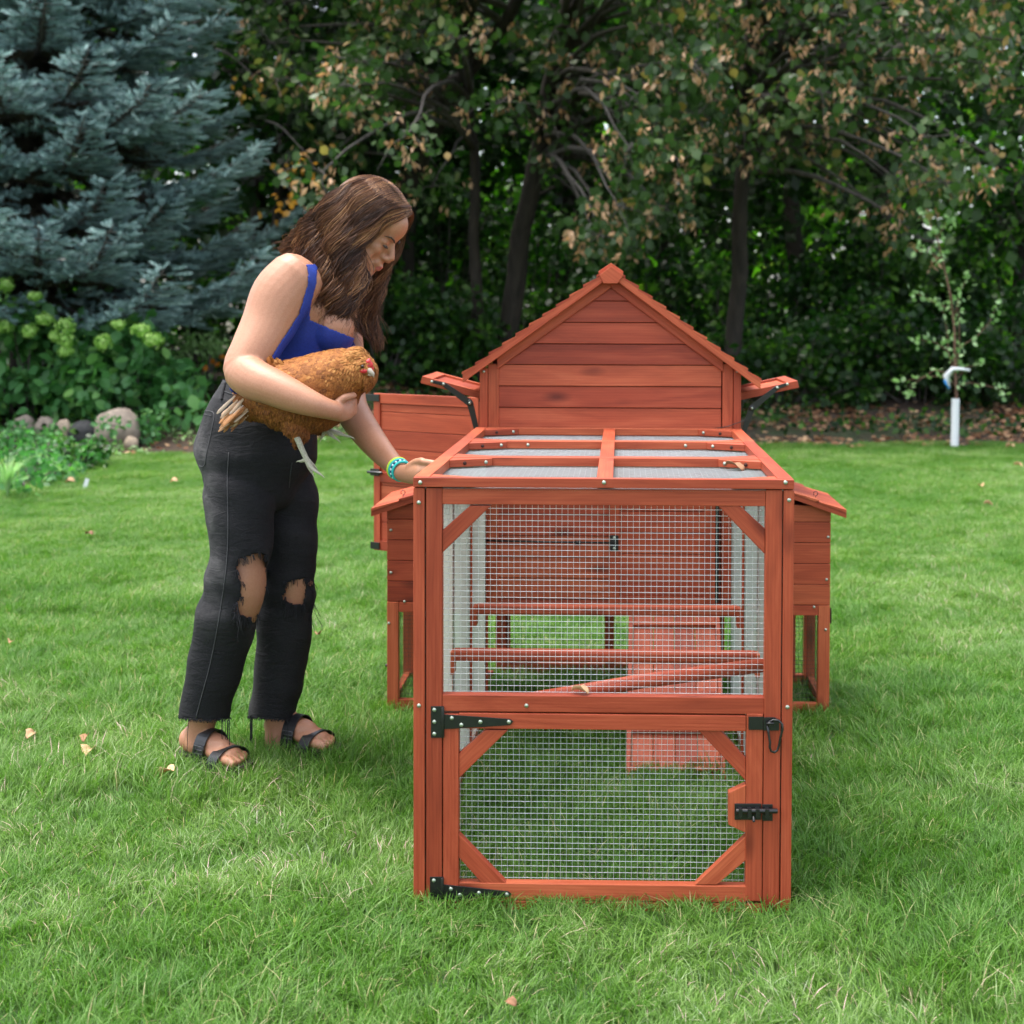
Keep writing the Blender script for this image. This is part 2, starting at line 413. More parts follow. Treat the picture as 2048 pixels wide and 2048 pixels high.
# --- front frame of the run
rl = rect(852, 979, 884, 1826, 0); rr = rect(1528.5, 981, 1561.5, 1830, 0)
post_l = board('post', (rl[0], rl[1], -.01, ZL), 0, TH); post_r = board('post', (rr[0], rr[1], -.01, ZL), 0, TH)
top = rect(884, 979, 1532, 1011, 0); mid = rect(884, 1393, 1532, 1426, 0); bot = rect(884, 1805, 1532, 1832, 0)
board('rail', (rl[1], rr[0], top[2], ZL - .001), .0015, TH)
mid_rail = board('rail', (rl[1], rr[0], mid[2], mid[3]), .0015, TH)
board('rail', (rl[1], rr[0], bot[2], bot[3]), .0015, TH)
for px, py in ((856, 1005), (856, 1411), (1577, 1000), (1573, 1414)): pass
pscrew(1053, 1411, .0015, mid_rail)
brace('brace', [(940, 1011.5), (982, 1011.5), (884.5, 1106), (884.5, 1061)], .003, TH - .004)
brace('brace', [(1436, 1012), (1480, 1012), (1530, 1058), (1530, 1109)], .003, TH - .004)
MZ0, MZ1 = mid[3], top[2]
wire_grid('wire_mesh', coop, (rl[1] - .004, TH + .004, MZ0 - .004), (1, 0, 0), (0, 0, 1), rr[0] - rl[1] + .008, MZ1 - MZ0 + .008)
# --- side walls of the run: end post, rails, battens, plastic sheet, mesh
for s, x0, x1 in ((-1, XL, rl[0] - .0025), (1, rr[1] + .0025, XR)):
    sw = MB().box(x0, x1, -.002, .030, -.012, ZL).build('side_post', W, coop, .0014)
    for py in ((1005, 1411) if s < 0 else (1000, 1414)):
        v = P(840 if s < 0 else 1576, py, -.002); screw((x0 + x1) / 2, -.0024, v.z, sw)
    for y0 in (.395, .80, Y1 - .034):
        MB().box(x0, x1, y0, y0 + .034, -.012, ZL - .0005).build('side_post', W, coop, .0014)
    for (ya, yb) in ((.030, .395), (.429, .80), (.834, Y1 - .034)):
        MB().box(x0 + .002, x1 - .002, ya, yb, ZL - .032, ZL - .002).build('side_rail', W, coop, .0014)
        MB().box(x0 + .002, x1 - .002, ya, yb, .004, .050).build('side_rail', W, coop, .0014)
    xi = x1 + .003 if s < 0 else x0 - .003
    # sheet hung inside, slightly wavy
    nu, nv = 60, 12; vs = []; fs = []
    for i in range(nu + 1):
        for j in range(nv + 1):
            y = .04 + (Y1 - .05) * i / nu; z = .075 + (ZL - .085) * j / nv
            vs.append((xi - s * (.004 + .0035 * math.sin(y * 17 + z * 2) * math.sin(y * 5)), y, z))
    for i in range(nu):
        for j in range(nv): a = i * (nv + 1) + j; fs.append((a, a + 1, a + nv + 2, a + nv + 1))
    MB().add(vs, fs, (0, 0, 1), None, True).build('plastic_sheet', M['sheet'], coop)
    wire_grid('side_mesh', coop, (xi + s * .0015, .03, .05), (0, 1, 0), (0, 0, 1), Y1 - .06, ZL - .08, .00035, .0125)
    for y in (.385, .815):
        MB().box(min(xi, xi - s * .007), max(xi, xi - s * .007), y, y + .008, .05, ZL - .03).build('batten', W, coop, .001)
# --- perches
for Yp, pyT, name in ((.36, 1303, 'perch'), (.86, 1212, 'perch')):
    zt = P(1200, pyT, Yp).z
    o = MB().box(XL + .035, XR - .035, Yp, Yp + .030, zt - .026, zt).build('perch', W, coop, .006)
    for x in (XL + .028, XR - .040):
        MB().box(x, x + .012, Yp - .004, Yp + .034, zt - .055, zt - .004).build('perch_bracket', W, o, .001)
a = P(1021, 1402, .045); b = P(1526, 1330, .16)
MB().tube([a + Vector((0, 0, -.004)), (a + b) / 2 + Vector((0, 0, .002)), b], .0155, 12, True).build('loose_pole', W, coop)
# --- front door of the run
door = bpy.data.objects.new('door', None); C.objects.link(door); door.parent = coop
dj = []
def dboard(name, r, y0=.0, y1=TH, **k): return board(name, r, y0, y1, door, **k)
d_l = rect(886, 1428, 917, 1803, 0); d_r = rect(1492, 1428, 1525, 1803, 0)
d_t = rect(917, 1429, 1492, 1460, 0); d_b = rect(917, 1770, 1492, 1803, 0)
dboard('stile', d_l, .0008); dboard('stile', d_r, .0008); dboard('door_rail', d_t, .0002); dboard('door_rail', d_b, .0022)
for pts in ([(970, 1460.5), (1016, 1460.5), (917.5, 1557), (917.5, 1508)], [(917.5, 1668), (917.5, 1715), (966, 1769.5), (1015, 1769.5)],
            [(1396, 1460.5), (1441, 1460.5), (1491.5, 1517), (1491.5, 1562)], [(1491.5, 1672), (1491.5, 1721), (1434, 1769.5), (1390, 1769.5)]):
    brace('brace', pts, .0035, TH - .004, door)
brace('latch_block', [(1457, 1586), (1491.5, 1570), (1491.5, 1666), (1457, 1650)], .0015, TH - .002, door)
wire_grid('wire_mesh', door, (d_l[1] - .004, TH + .003, d_b[3] - .004), (1, 0, 0), (0, 0, 1), d_r[0] - d_l[1] + .008, d_t[2] - d_b[3] + .008)
# hinges
def hinge(y0, plate, strap, scr):
    mb = MB(); mb.prism(pp(plate, 0), -.0022, -.0003)
    mb.prism(pp(strap, 0), -.0022, -.0006)
    a_, b_ = P(plate[1][0] - 2, plate[0][1] + 2, 0), P(plate[1][0] - 2, plate[2][1] - 2, 0)
    mb.tube([(a_.x, -.0032, a_.z), (b_.x, -.0032, b_.z)], .0034, 8)
    h = mb.build('hinge', M['black'], coop, .0005)
    for q in scr: v = P(*q, 0); screw(v.x, -.0022, v.z, h)
hinge(0, [(862, 1412), (888, 1412), (888, 1475), (862, 1475)], [(887, 1428), (1020, 1437.5), (1027, 1442.5), (1020, 1450), (887, 1458)],
      [(869, 1419), (869, 1443), (869, 1467), (904, 1435.5), (923, 1449), (961, 1443), (1018, 1443)])
hinge(0, [(860, 1753), (887, 1753), (887, 1812), (860, 1812)], [(886, 1768), (1017, 1782), (1024, 1788), (1017, 1794), (886, 1799)],
      [(868, 1760), (902, 1777), (920, 1789), (958, 1785), (1014, 1788)])
# hasp + carabiner
mb = MB(); mb.prism(pp([(1497, 1433), (1526, 1433), (1526, 1459), (1497, 1459)], 0), -.0025, -.0003)
mb.prism(pp([(1526.5, 1434), (1549, 1434), (1558, 1440), (1558, 1460), (1526.5, 1460)], 0), -.004, -.0003)
mb.prism(pp([(1500, 1441), (1503, 1441), (1503, 1451), (1500, 1451)], 0), -.0033, -.0026)
hasp = mb.build('hasp', M['black'], coop, .0008)
ring = [(1534, 1448), (1538, 1441), (1546, 1437.5), (1556, 1438), (1563, 1445), (1564, 1455), (1560, 1470), (1557, 1488), (1554, 1498), (1548, 1502), (1541, 1499), (1538, 1490), (1539, 1482), (1536, 1463), (1534, 1448)]
mb = MB(); mb.tube([Vector((P(a, b, 0).x, -.010 + .002 * math.sin(i), P(a, b, 0).z)) for i, (a, b) in enumerate(ring)], .0024, 8)
mb.tube([P(1533, 1447, -.012), P(1548, 1447, -.012)], .0026, 8)
mb.build('carabiner', M['black'], hasp)
# slide bolt
mb = MB(); mb.prism(pp([(1469, 1607), (1522, 1607), (1522, 1639), (1469, 1639)], 0), -.0025, .0012)
mb.prism(pp([(1524, 1608), (1545, 1608), (1545, 1641), (1524, 1641)], 0), -.0025, -.0003)
a, b = P(1472, 1622, -.009), P(1555, 1622, -.009)
mb.tube([a, b], .0052, 10); 
for q in (1480, 1498, 1514, 1533): v = P(q, 1622, 0); mb.box(v.x - .004, v.x + .004, -.0155, -.002, v.z - .009, v.z + .009)
v = P(1507, 1633, -.012); mb.tube([v, v + Vector((0, -.008, -.008))], .003, 8)
mb.build('slide_bolt', M['black'], door, .0006)
# --- lid of the run: three framed sections
lid = bpy.data.objects.new('run_lid', None); C.objects.link(lid); lid.parent = coop
LX0, LX1 = XL, XR - .001; LZ0 = ZL + .002
cuts = [-.006, .412, .822, Y1 - .004]
cx0, cx1 = P(1193, 945, 0).x, P(1226, 945, 0).x
for k in range(3):
    ya, yb = cuts[k] + (.0015 if k else 0), cuts[k + 1] - .0015
    RW = .031
    for x0, x1 in ((LX0, LX0 + RW), (LX1 - RW, LX1)): MB().box(x0, x1, ya + (.019 if k == 0 else 0), yb, LZ0, TOPZ).build('lid_side_rail', W, lid, .0012)
    f = MB().box(LX0 if k == 0 else LX0 + RW, LX1 if k == 0 else LX1 - RW, ya, ya + .019, LZ0 + .0004, TOPZ - .0006).build('lid_cross_rail', W, lid, .0012)
    if k == 0:
        for px in (840.5, 1208, 1571): pscrew(px, 965, ya, f)
    g = MB().box(LX0 + RW, LX1 - RW, yb - .019, yb, LZ0 + .0004, TOPZ - .0004).build('lid_cross_rail', W, lid, .0012)
    MB().box(cx0, cx1, ya + .019, yb - .019, LZ0 + .003, TOPZ - .0012).build('lid_centre_bar', W, lid, .0012)
    if k == 1:
        for px in (1056, 1371): v = P(px, 891.5, yb - .019); screw(v.x, yb - .0194, LZ0 + .010, g)
    # diagonal corner blocks
    for sx in (-1, 1):
        xc = LX0 + RW if sx < 0 else LX1 - RW
        for far in (1, 0):
            yc = yb - .019 if far else ya + .019; sy = -1 if far else 1
            L1, L2 = .092, .052
            pts = [(xc, yc), (xc - sx * L1, yc), (xc - sx * (L1 - .0), yc + sy * .008), (xc, yc + sy * L2)]
            ar = sum(pts[i][0] * pts[(i + 1) % 4][1] - pts[(i + 1) % 4][0] * pts[i][1] for i in range(4))
            if ar < 0: pts = pts[::-1]
            vs = [(x, y, LZ0 + .0015) for x, y in pts] + [(x, y, TOPZ - .0018) for x, y in pts]
            fs = [(3, 2, 1, 0), (4, 5, 6, 7)] + [(i, (i + 1) % 4, (i + 1) % 4 + 4, i + 4) for i in range(4)]
            cb = MB().add(vs, fs, (1, -sx * sy * .5, 0)).build('corner_block', W, lid, .001)
            if far:
                for t, hole in ((.36, True), (.86, False)):
                    x = xc - sx * L1 * t; y = yc + sy * (L2 + (.008 - L2) * t) - .0004
                    z = LZ0 + .010
                    rz = math.atan2(-(L2 - .008), L1) * sx * -1
                    s_ = screw(x, y, z, cb, (0, 0, -rz))
                    if hole: s_.data = s_.data  # countersunk look from the dark plug below
                    if hole:
                        h = MB().tube([(0, .001, 0), (0, -.0012, 0)], .0042, 12).build('screw_hole', M['hole'], cb); h.location = s_.location; h.rotation_euler = s_.rotation_euler
                        bpy.data.objects.remove(s_)
    # mesh and sheet under the frame
    ws = MB(); nx = 24
    vs = []; fs = []
    for i in range(nx + 1):
        for j in range(3):
            x = LX0 + .02 + (LX1 - LX0 - .04) * i / nx; vs.append((x, ya + .006 + (yb - ya - .012) * j / 2, LZ0 - .0046 - .0016 * abs(math.sin(i * 1.7 + j + k))))
    for i in range(nx):
        for j in range(2): q = i * 3 + j; fs.append((q, q + 1, q + 4, q + 3))
    ws.add(vs, fs, (0, 1, 0), None, True); ws.build('lid_sheet', M['lid_sheet'], lid)
    wire_grid('lid_mesh', lid, (LX0 + .012, ya + .006, LZ0 - .0016), (1, 0, 0), (0, 1, 0), LX1 - LX0 - .024, yb - ya - .012, .0004, .0121, 'dullwire')

# --- ramp
ramp_o = bpy.data.objects.new('ramp', None); C.objects.link(ramp_o); ramp_o.parent = coop
A0 = P(1258, 1215, Y1 - .012); A1 = P(1438, 1215, Y1 - .012); B0 = P(1254, 1566, .80); B1 = P(1449, 1570, .80)
ux = (A1 - A0).normalized(); down = ((B0 + B1) / 2 - (A0 + A1) / 2); LEN = down.length; down.normalize(); nrm = down.cross(ux).normalized()
if nrm.y > 0: nrm = -nrm
wid = (A1 - A0).length; O = (A0 + A1) / 2 - ux * wid / 2 - nrm * .0
MR = Matrix.Translation(O) @ Matrix((ux, down, nrm)).transposed().to_4x4()
def rbox(name, x0, x1, y0, y1, z0, z1, par=ramp_o, grain=None): return MB().box(x0, x1, y0, y1, z0, z1, grain, None, MR).build(name, W, par, .001)
for x0 in (0, wid - .012): rbox('side_strip', x0, x0 + .012, 0, LEN, -.012, .012)
nw = 4; pw = (wid - .024) / nw
for i in range(nw): rbox('plank', .012 + i * pw + .0008, .012 + (i + 1) * pw - .0008, .002, LEN - .002, -.010, -.001, grain=(0, 1, 0))
for k in range(5):
    y = LEN * (.10 + k * .205); c = rbox('cleat', .012, wid - .012, y, y + .012, -.0006, .011)
# --- house
YF = Y1
HXL, HXR = P(959, 800, YF).x, P(1480, 800, YF).x
YB = 1.80
house = bpy.data.objects.new('house', None); C.objects.link(house); house.parent = coop
def hb(name, r, y0, y1, **k): return board(name, r, y0, y1, house, **k)
zE = P(1220, 745, YF).z                                # eave height at the wall
floor_z = P(1220, 1222, YF).z
for (a, b_) in ((959, 975), (1465, 1480)):
    r = rect(a, 730, b_, 1500, YF); o = hb('corner_post', (r[0], r[1], 0.0, P(1220, 738, YF).z), YF, YF + .030)
    v = P((a + b_) / 2, 743, YF); screw((r[0] + r[1]) / 2, YF - .0004, v.z, o)
for (a, b_) in ((975, 997), (1443, 1465)):
    r = rect(a, 728, b_, 1240, YF); hb('stile', (r[0] + .001, r[1], floor_z, r[3]), YF + .003, YF + .026)
PZ = lambda py: P(1220, py, YF).z
peak = P(1222, 532, YF); eL = P(928, 743, YF); eR = P(1519, 756, YF)
sl = (peak.z - eL.z) / (peak.x - eL.x); sr = (peak.z - eR.z) / (eR.x - peak.x); 
def roof_z(x): return peak.z - .030 - (sl * (peak.x - x) if x < peak.x else sr * (x - peak.x))
# horizontal boards of the gable, clipped under the roof
xa, xb = P(997, 800, YF).x, P(1443, 800, YF).x
lines = [560, 602, 645, 688, 730, 773, 816, 859, 901, 944, 987, 1030, 1073, 1116, 1158, 1200, 1222]
gw = bpy.data.objects.new('gable_wall', None)
mb = MB()
for i in range(len(lines) - 1):
    z1, z0 = PZ(lines[i]) - .0009, PZ(lines[i + 1]) + .0009
    def clip(z):
        l = max(xa, peak.x - (peak.z - .030 - z) / sl); r = min(xb, peak.x + (peak.z - .030 - z) / sr); return l, r
    l1, r1 = clip(z1); l0, r0 = clip(z0)
    if i == 0:
        zt = min(z1, peak.z - .034); l1, r1 = clip(zt); z1 = zt
    # each board has a slanted lap: lower edge proud
    yT, yBm = YF + .0105, YF + .0065
    vs = [(l0, yBm, z0), (r0, yBm, z0), (r1, yT, z1), (l1, yT, z1), (l0, YF + .022, z0), (r0, YF + .022, z0), (r1, YF + .022, z1), (l1, YF + .022, z1)]
    mb.add(vs, [(0, 1, 2, 3), (7, 6, 5, 4), (0, 4, 5, 1), (2, 6, 7, 3), (1, 5, 6, 2), (0, 3, 7, 4)], (1, 0, 0))
mb.build('gable_wall', W, house, .0012)
# backing so no light shows between the boards
MB().prism([(xa - .02, floor_z), (xb + .02, floor_z), (xb + .02, roof_z(xb + .02)), (peak.x, peak.z - .045), (xa - .02, roof_z(xa - .02))], YF + .0225, YF + .026).build('wall_lining', M['hole'], house)
# trim under the roof line
def raft(x0, x1, zo, hgt, y0, y1, nm, par=house):
    sx = -1 if x0 < peak.x else 1; s_ = sl if sx < 0 else sr
    f = lambda x: peak.z - s_ * abs(x - peak.x)
    pts = [(x0, f(x0) - zo), (x1, f(x1) - zo), (x1, f(x1) - zo - hgt), (x0, f(x0) - zo - hgt)]
    return MB().prism(pts, y0, y1).build(nm, W, par, .0012)
raft(xa - .004, peak.x, .026, .036, YF - .002, YF + .02, 'gable_trim'); raft(peak.x, xb + .004, .026, .036, YF - .002, YF + .02, 'gable_trim')
roof = bpy.data.objects.new('roof', None); C.objects.link(roof); roof.parent = house
YR0, YR1 = YF - .035, YB + .05
fl = raft(eL.x, peak.x - .001, .006, .025, YR0, YR0 + .018, 'rake_board', roof); raft(peak.x + .001, eR.x, .006, .025, YR0, YR0 + .018, 'rake_board', roof)
for sx, e, s_ in ((-1, eL, sl), (1, eR, sr)):
    L_ = abs(e.x - peak.x)
    MB().prism([(peak.x + sx * L_ * t, peak.z - s_ * L_ * t - dz) for t, dz in ((0.0, .008), (1.0, .008), (1.0, .018), (0.0, .018))], YR0 + .019, YR1).build('roof_deck', W, roof)
    # shingle rows: courses of short boards, each lapping the one below
    nrow = 11; mb = MB()
    for r_ in range(nrow):
        t0, t1 = r_ / nrow, (r_ + 1.06) / nrow; t1 = min(t1, 1.02)
        y = YR0 - .001
        while y < YR1:
            wy = random.uniform(.05, .085); z0 = -.003; z1 = .0015 + random.uniform(-.001, .001)
            x0, x1 = peak.x + sx * L_ * t0, peak.x + sx * L_ * t1
            za, zb = peak.z - s_ * L_ * t0 + z0 - .004, peak.z - s_ * L_ * t1 + z1 + .001
            y2 = min(y + wy - .0015, YR1)
            vs = [(x0, y, za), (x1, y, zb), (x1, y2, zb), (x0, y2, za), (x0, y, za - .005), (x1, y, zb - .007), (x1, y2, zb - .007), (x0, y2, za - .005)]
            fs = [(0, 1, 2, 3), (7, 6, 5, 4), (0, 4, 5, 1), (1, 5, 6, 2), (2, 6, 7, 3), (3, 7, 4, 0)]
            if sx > 0: fs = [f[::-1] for f in fs]
            mb.add(vs, fs, (sx, 0, -s_)); y += wy
    mb.build('shingles', W, roof)
cp = pp([(1199, 550), (1222, 532), (1247, 550), (1235, 567), (1207, 567)], YR0)
MB().prism(cp, YR0 - .010, YR0 + .016).build('ridge_end_block', W, roof, .001)
MB().prism([(peak.x - .036, peak.z - .016), (peak.x, peak.z + .008), (peak.x + .036, peak.z - .016), (peak.x + .033, peak.z - .026), (peak.x, peak.z - .002), (peak.x - .033, peak.z - .026)], YR0 + .0165, YR1).build('ridge_cap', W, roof, .001)
# back and side walls of the house (boards), floor
sw_z1 = P(1220, 745, YF).z
mb = MB(); zz = floor_z
while zz < sw_z1 - .01:
    z2 = min(zz + .060, sw_z1)
    for x0, x1 in ((HXL + .004, HXL + .014), (HXR - .014, HXR - .004)): mb.box(x0, x1, YF + .030, YB - .03, zz + .0008, z2 - .0008)
    mb.box(HXL + .03, HXR - .03, YB - .014, YB - .004, zz + .0008, z2 - .0008); zz = z2
mb.prism([(HXL + .01, sw_z1), (HXR - .01, sw_z1), (HXR - .01, roof_z(HXR - .01) - .01), (peak.x, peak.z - .05), (HXL + .01, roof_z(HXL + .01) - .01)], YB - .014, YB - .005)
mb.build('side_and_back_wall', W, house)
MB().box(HXL + .004, HXR - .004, YF + .027, YB - .015, floor_z, floor_z + .012).build('floor', W, house)
for x0, x1 in ((HXL, HXL + .033), (HXR - .033, HXR)): MB().box(x0, x1, YB - .03, YB, -.01, sw_z1).build('corner_post', W, house, .001)
# under-floor frames: rear opening with its mesh and centre post
MB().box(HXL + .033, HXR - .033, YB - .024, YB - .002, .005, .045).build('base_rail', W, house, .001)
MB().box(HXL + .033, HXR - .033, YB - .024, YB - .002, floor_z - .03, floor_z - .001).build('base_rail', W, house, .001)
v = P(1209, 1300, YB - .02); u = P(1228, 1300, YB - .02)
MB().box(v.x, u.x, YB - .026, YB - .0, .045, floor_z - .03).build('centre_post', W, house, .001)
bx = P(1020, 1300, YB - .02)
MB().box(HXL + .033, bx.x, YB - .024, YB - .003, .045, floor_z - .03).build('infill_board', W, house, .001)
MB().prism([(bx.x, floor_z - .03), (bx.x + .035, floor_z - .03), (bx.x, floor_z - .065)], YB - .022, YB - .006).build('brace', W, house, .001)
a_ = P(1033, 1328, YB - .02); b_ = P(1076, 1372, YB - .02)
MB().prism([(bx.x, a_.z), (a_.x, a_.z), (b_.x, .045), (bx.x, .045)], YB - .0265, YB - .008).build('brace', W, house, .001)
wire_grid('rear_mesh', house, (bx.x, YB + .001, .04), (1, 0, 0), (0, 0, 1), HXR - bx.x - .03, floor_z - .06, .00055, .0125, 'darkwire')
# pop door panel, its rod and catch, black strip painted as the shaded slot
dp = bpy.data.objects.new('pop_door', None); C.objects.link(dp); dp.parent = house
r = rect(1218, 1004, 1430, 1206, YF); r = (r[0], r[1], r[2], P(1300, 1010, YF).z + .03)
for (x0, x1) in ((r[0], r[0] + .030), (r[1] - .030, r[1])): MB().box(x0, x1, YF - .010, YF + .004, r[2], r[3]).build('door_stile', W, dp, .001)
MB().box(r[0] + .030, r[1] - .030, YF - .009, YF + .004, r[2], r[2] + .020).build('door_rail', W, dp, .001)
mb = MB(); zz = r[2] + .020
while zz < r[3]: mb.box(r[0] + .030, r[1] - .030, YF - .004 - .001, YF + .003, zz + .0012, min(zz + .0605, r[3])); zz += .0617
mb.build('door_panel', W, dp, .001)
r = rect(1430, 1000, 1437, 1206, YF); MB().box(r[0], r[1] + .001, YF - .003, YF + .006, r[2], r[3]).build('slot_shade_strip', M['black'], house)
mb = MB(); mb.tube([P(970, 1081, YF - .012), P(1100, 1084, YF - .014), P(1236, 1086, YF - .014)], .0032, 8); mb.tube([P(1150, 1085, YF - .016), P(1162, 1085, YF - .016)], .006, 8)
rod = mb.build('pull_rod', M['black'], house)
mb = MB(); q = rect(1220, 1069, 1237, 1100, YF); mb.box(q[0], q[1], YF - .014, YF - .0105, q[2], q[3]); c_ = mb.build('rod_guide', M['black'], house, .001)
screw((q[0] + q[1]) / 2, YF - .0145, q[3] - .007, c_); screw((q[0] + q[1]) / 2, YF - .0145, q[2] + .007, c_)
for a_ in (1292, 1372):
    q = rect(a_, 1211, a_ + 30, 1216, YF - .012); MB().box(q[0], q[1], YF - .016, YF - .011, q[2], q[3]).build('ramp_hinge', M['black'], ramp_o)
# --- nest boxes left and right
YN0, YN1 = 1.36, 1.70
for s in (-1, 1):
    nb = bpy.data.objects.new('nest_box', None); C.objects.link(nb); nb.parent = coop
    if s < 0: xo = P(774, 1100, YN0).x; xi = HXL; pyb = 1206; tip = P(742, 1020, YN0 - .03); lines = [1011, 1054, 1099, 1143, 1166 + 20, 1206]
    else: xo = P(1661, 1100, YN0).x; xi = HXR; pyb = 1219; tip = P(1693, 1023, YN0 - .03)
    zb = P(1220, 1207, YN0).z
    ztop_o = tip.z + .012; rise = .10; ztop_i = ztop_o + rise
    lo, hi = min(xo, xi), max(xo, xi)
    zs = [zb]
    while zs[-1] < ztop_i - .03: zs.append(zs[-1] + .0622)
    mb = MB()
    for i in range(len(zs) - 1):
        z0, z1 = zs[i] + .0008, zs[i + 1] - .0008
        zo1, zi1 = min(z1, ztop_o - .004), min(z1, ztop_i - .004)
        if zo1 > z0: pts = [(xo, z0), (xi, z0), (xi, zi1), (xo, zo1)]
        else:
            t = (z0 - ztop_o) / rise; xm = xo + (xi - xo) * max(t, 0)
            pts = [(xm, z0), (xi, z0), (xi, zi1)]
        mb.prism(pts, YN0, YN0 + .012, (1, 0, 0)); mb.prism(pts, YN1 - .012, YN1, (1, 0, 0))
        if zo1 > z0: mb.box(min(xo, xo - s * .012), max(xo, xo - s * .012), YN0 + .0125, YN1 - .0125, z0, zo1)
    mb.box(lo + .002, hi - .002, YN0 + .013, YN1 - .013, zb + .002, zb + .012)
    wl = mb.build('nest_wall', W, nb, .0012)
    for px, py in (((782, 1060), (782, 1145), (809, 1203)) if s < 0 else ((1656, 1074), (1653, 1159), (1628, 1214))):
        v = P(px, py, YN0); screw(v.x, YN0 - .0004, v.z, wl)
    # sloping shingled roof
    rf = MB(); xe = tip.x; xh = xi; ye0, ye1 = YN0 - .03, YN1 + .01
    slope = rise / abs(xi - xo)
    f = lambda x: tip.z + .0 + slope * abs(x - xe)
    rf.prism([(xe, f(xe) - .004), (xh, f(xh) - .004), (xh, f(xh) - .020), (xe, f(xe) - .020)], ye0 + .001, ye1)
    for k in range(4):
        x0 = xe + (xh - xe) * (k / 4) ; x1 = xe + (xh - xe) * ((k + 1.1) / 4 if k < 3 else 1)
        y = ye0 - .002
        while y < ye1:
            wy = random.uniform(.06, .10); y2 = min(y + wy - .0012, ye1)
            pts = [(x0, f(x0) + .005), (x1, f(x1) - .001), (x1, f(x1) - .0035), (x0, f(x0) - .0035)]
            rf.prism(pts, y, y2, (1, 0, slope)); y += wy
    ro = rf.build('nest_roof', W, nb)
    hk = P(806, 991, YN0 + .03) if s < 0 else P(1631, 1003, YN0 + .03)
    hx = P(*((806, 998) if s < 0 else (1631, 1012)), YN0 + .02)
    zc = f(hx.x) + .004
    mb = MB(); mb.tube([Vector((hx.x, YN0 + .02, zc)), Vector((hx.x, YN0 + .02, zc + .006))] + [Vector((hx.x + .0065 * math.sin(t), YN0 + .02, zc + .0125 - .0065 * math.cos(t))) for t in np.linspace(0, 5.6, 12)], .0011, 6)
    mb.build('eye_hook', M['black'], nb)
    # stand below
    lx = (xo, xo - s * .034); 
    MB().box(min(lx), max(lx), YN0 - .002, YN0 + .028, -.01, zb - .0008).build('leg', W, nb, .0012)
    MB().box(min(lx), max(lx), YN1 - .03, YN1, -.01, zb - .0008).build('leg', W, nb, .0012)
    v = P(778 if s < 0 else 1651, 1246 if s < 0 else 1259, YN0); screw(v.x, YN0 - .0024, v.z, nb)
    a0, a1 = sorted((lx[1], xi))
    MB().box(a0, a1, YN0, YN0 + .022, zb - .031, zb - .0012).build('apron_rail', W, nb, .001)
    MB().box(a0, a1, YN0, YN0 + .022, .003, .036).build('base_rail', W, nb, .001)
    MB().box(a0, a1, YN1 - .024, YN1 - .002, .003, .04).build('base_rail', W, nb, .001)
    xs_ = xo - s * .004
    MB().box(min(xs_, xs_ - s * .02), max(xs_, xs_ - s * .02), YN0 + .029, YN1 - .031, .003, .04).build('base_rail', W, nb, .001)
    MB().box(min(xs_, xs_ - s * .02), max(xs_, xs_ - s * .02), YN0 + .029, YN1 - .031, zb - .031, zb - .001).build('apron_rail', W, nb, .001)
    if s > 0: mb = MB(); mb.box(xo - .062 - .03, xo - .062, YN1 - .026, YN1 - .001, .04, zb - .03); mb.build('rear_post', W, nb)
    wire_grid('under_mesh', nb, (a0, YN0 + .024, .03), (1, 0, 0), (0, 0, 1), a1 - a0, zb - .06, .00045, .0125, 'black')
    wire_grid('under_mesh', nb, (a0, YN1 - .0245, .03), (1, 0, 0), (0, 0, 1), a1 - a0, zb - .06, .00045, .0125, 'black')
    wire_grid('under_mesh', nb, (xs_ - s * .022, YN0 + .03, .03), (0, 1, 0), (0, 0, 1), YN1 - YN0 - .06, zb - .06, .00045, .0125, 'black')
    mb = MB(); q = (xo + s * .002); mb.box(min(q, q + s * .003), max(q, q + s * .003), YN0 + .002, YN0 + .02, zb - .055, zb - .012)
    if s > 0: mb.build('side_hinge', M['black'], nb)
    else:
        mb = MB(); v = P(768, 1331, YN0 + .01); mb.tube([(xo, YN0 + .012, v.z), (xo - .007, YN0 + .012, v.z)], .005, 8); mb.build('side_catch', M['black'], nb)
    # raised flap above, with folding stays
    tipf = P(845 if s < 0 else 1595, 752 if s < 0 else 761, YN0); zi_ = P(1220, 783, YN0).z
    fx0, fz0, fx1, fz1 = HXL if s < 0 else HXR, zi_ - .004, tipf.x, tipf.z
    dv = Vector((fx1 - fx0, 0, fz1 - fz0)); Ln = dv.length; dv.normalize(); nv = Vector((-dv.z, 0, dv.x));
    if nv.z < 0: nv = -nv
    MF = Matrix.Translation(Vector((fx0, YN0, fz0))) @ Matrix((dv, Vector((0, 1, 0)), nv)).transposed().to_4x4()
    fp = bpy.data.objects.new('raised_flap', None); C.objects.link(fp); fp.parent = coop
    D_ = YN1 - YN0 - .02
    for bx_ in ((.0, Ln, 0, .02, -.022, 0), (.0, Ln, D_ - .02, D_, -.022, 0), (Ln - .03, Ln, .0205, D_ - .0205, -.022, -.0003), (0, .03, .0205, D_ - .0205, -.022, -.0003)):
        MB().box(*bx_, None, None, MF).build('flap_frame', W, fp, .0012)
    MB().box(.03, Ln - .03, .0205, D_ - .0205, -.018, -.008, None, None, MF).build('flap_panel', W, fp)
    if s < 0: arm = [(864.5, 763), (888, 768), (940.5, 806), (953, 857)]
    else: arm = [(1574, 768), (1554, 775), (1503, 816), (1486, 866)]
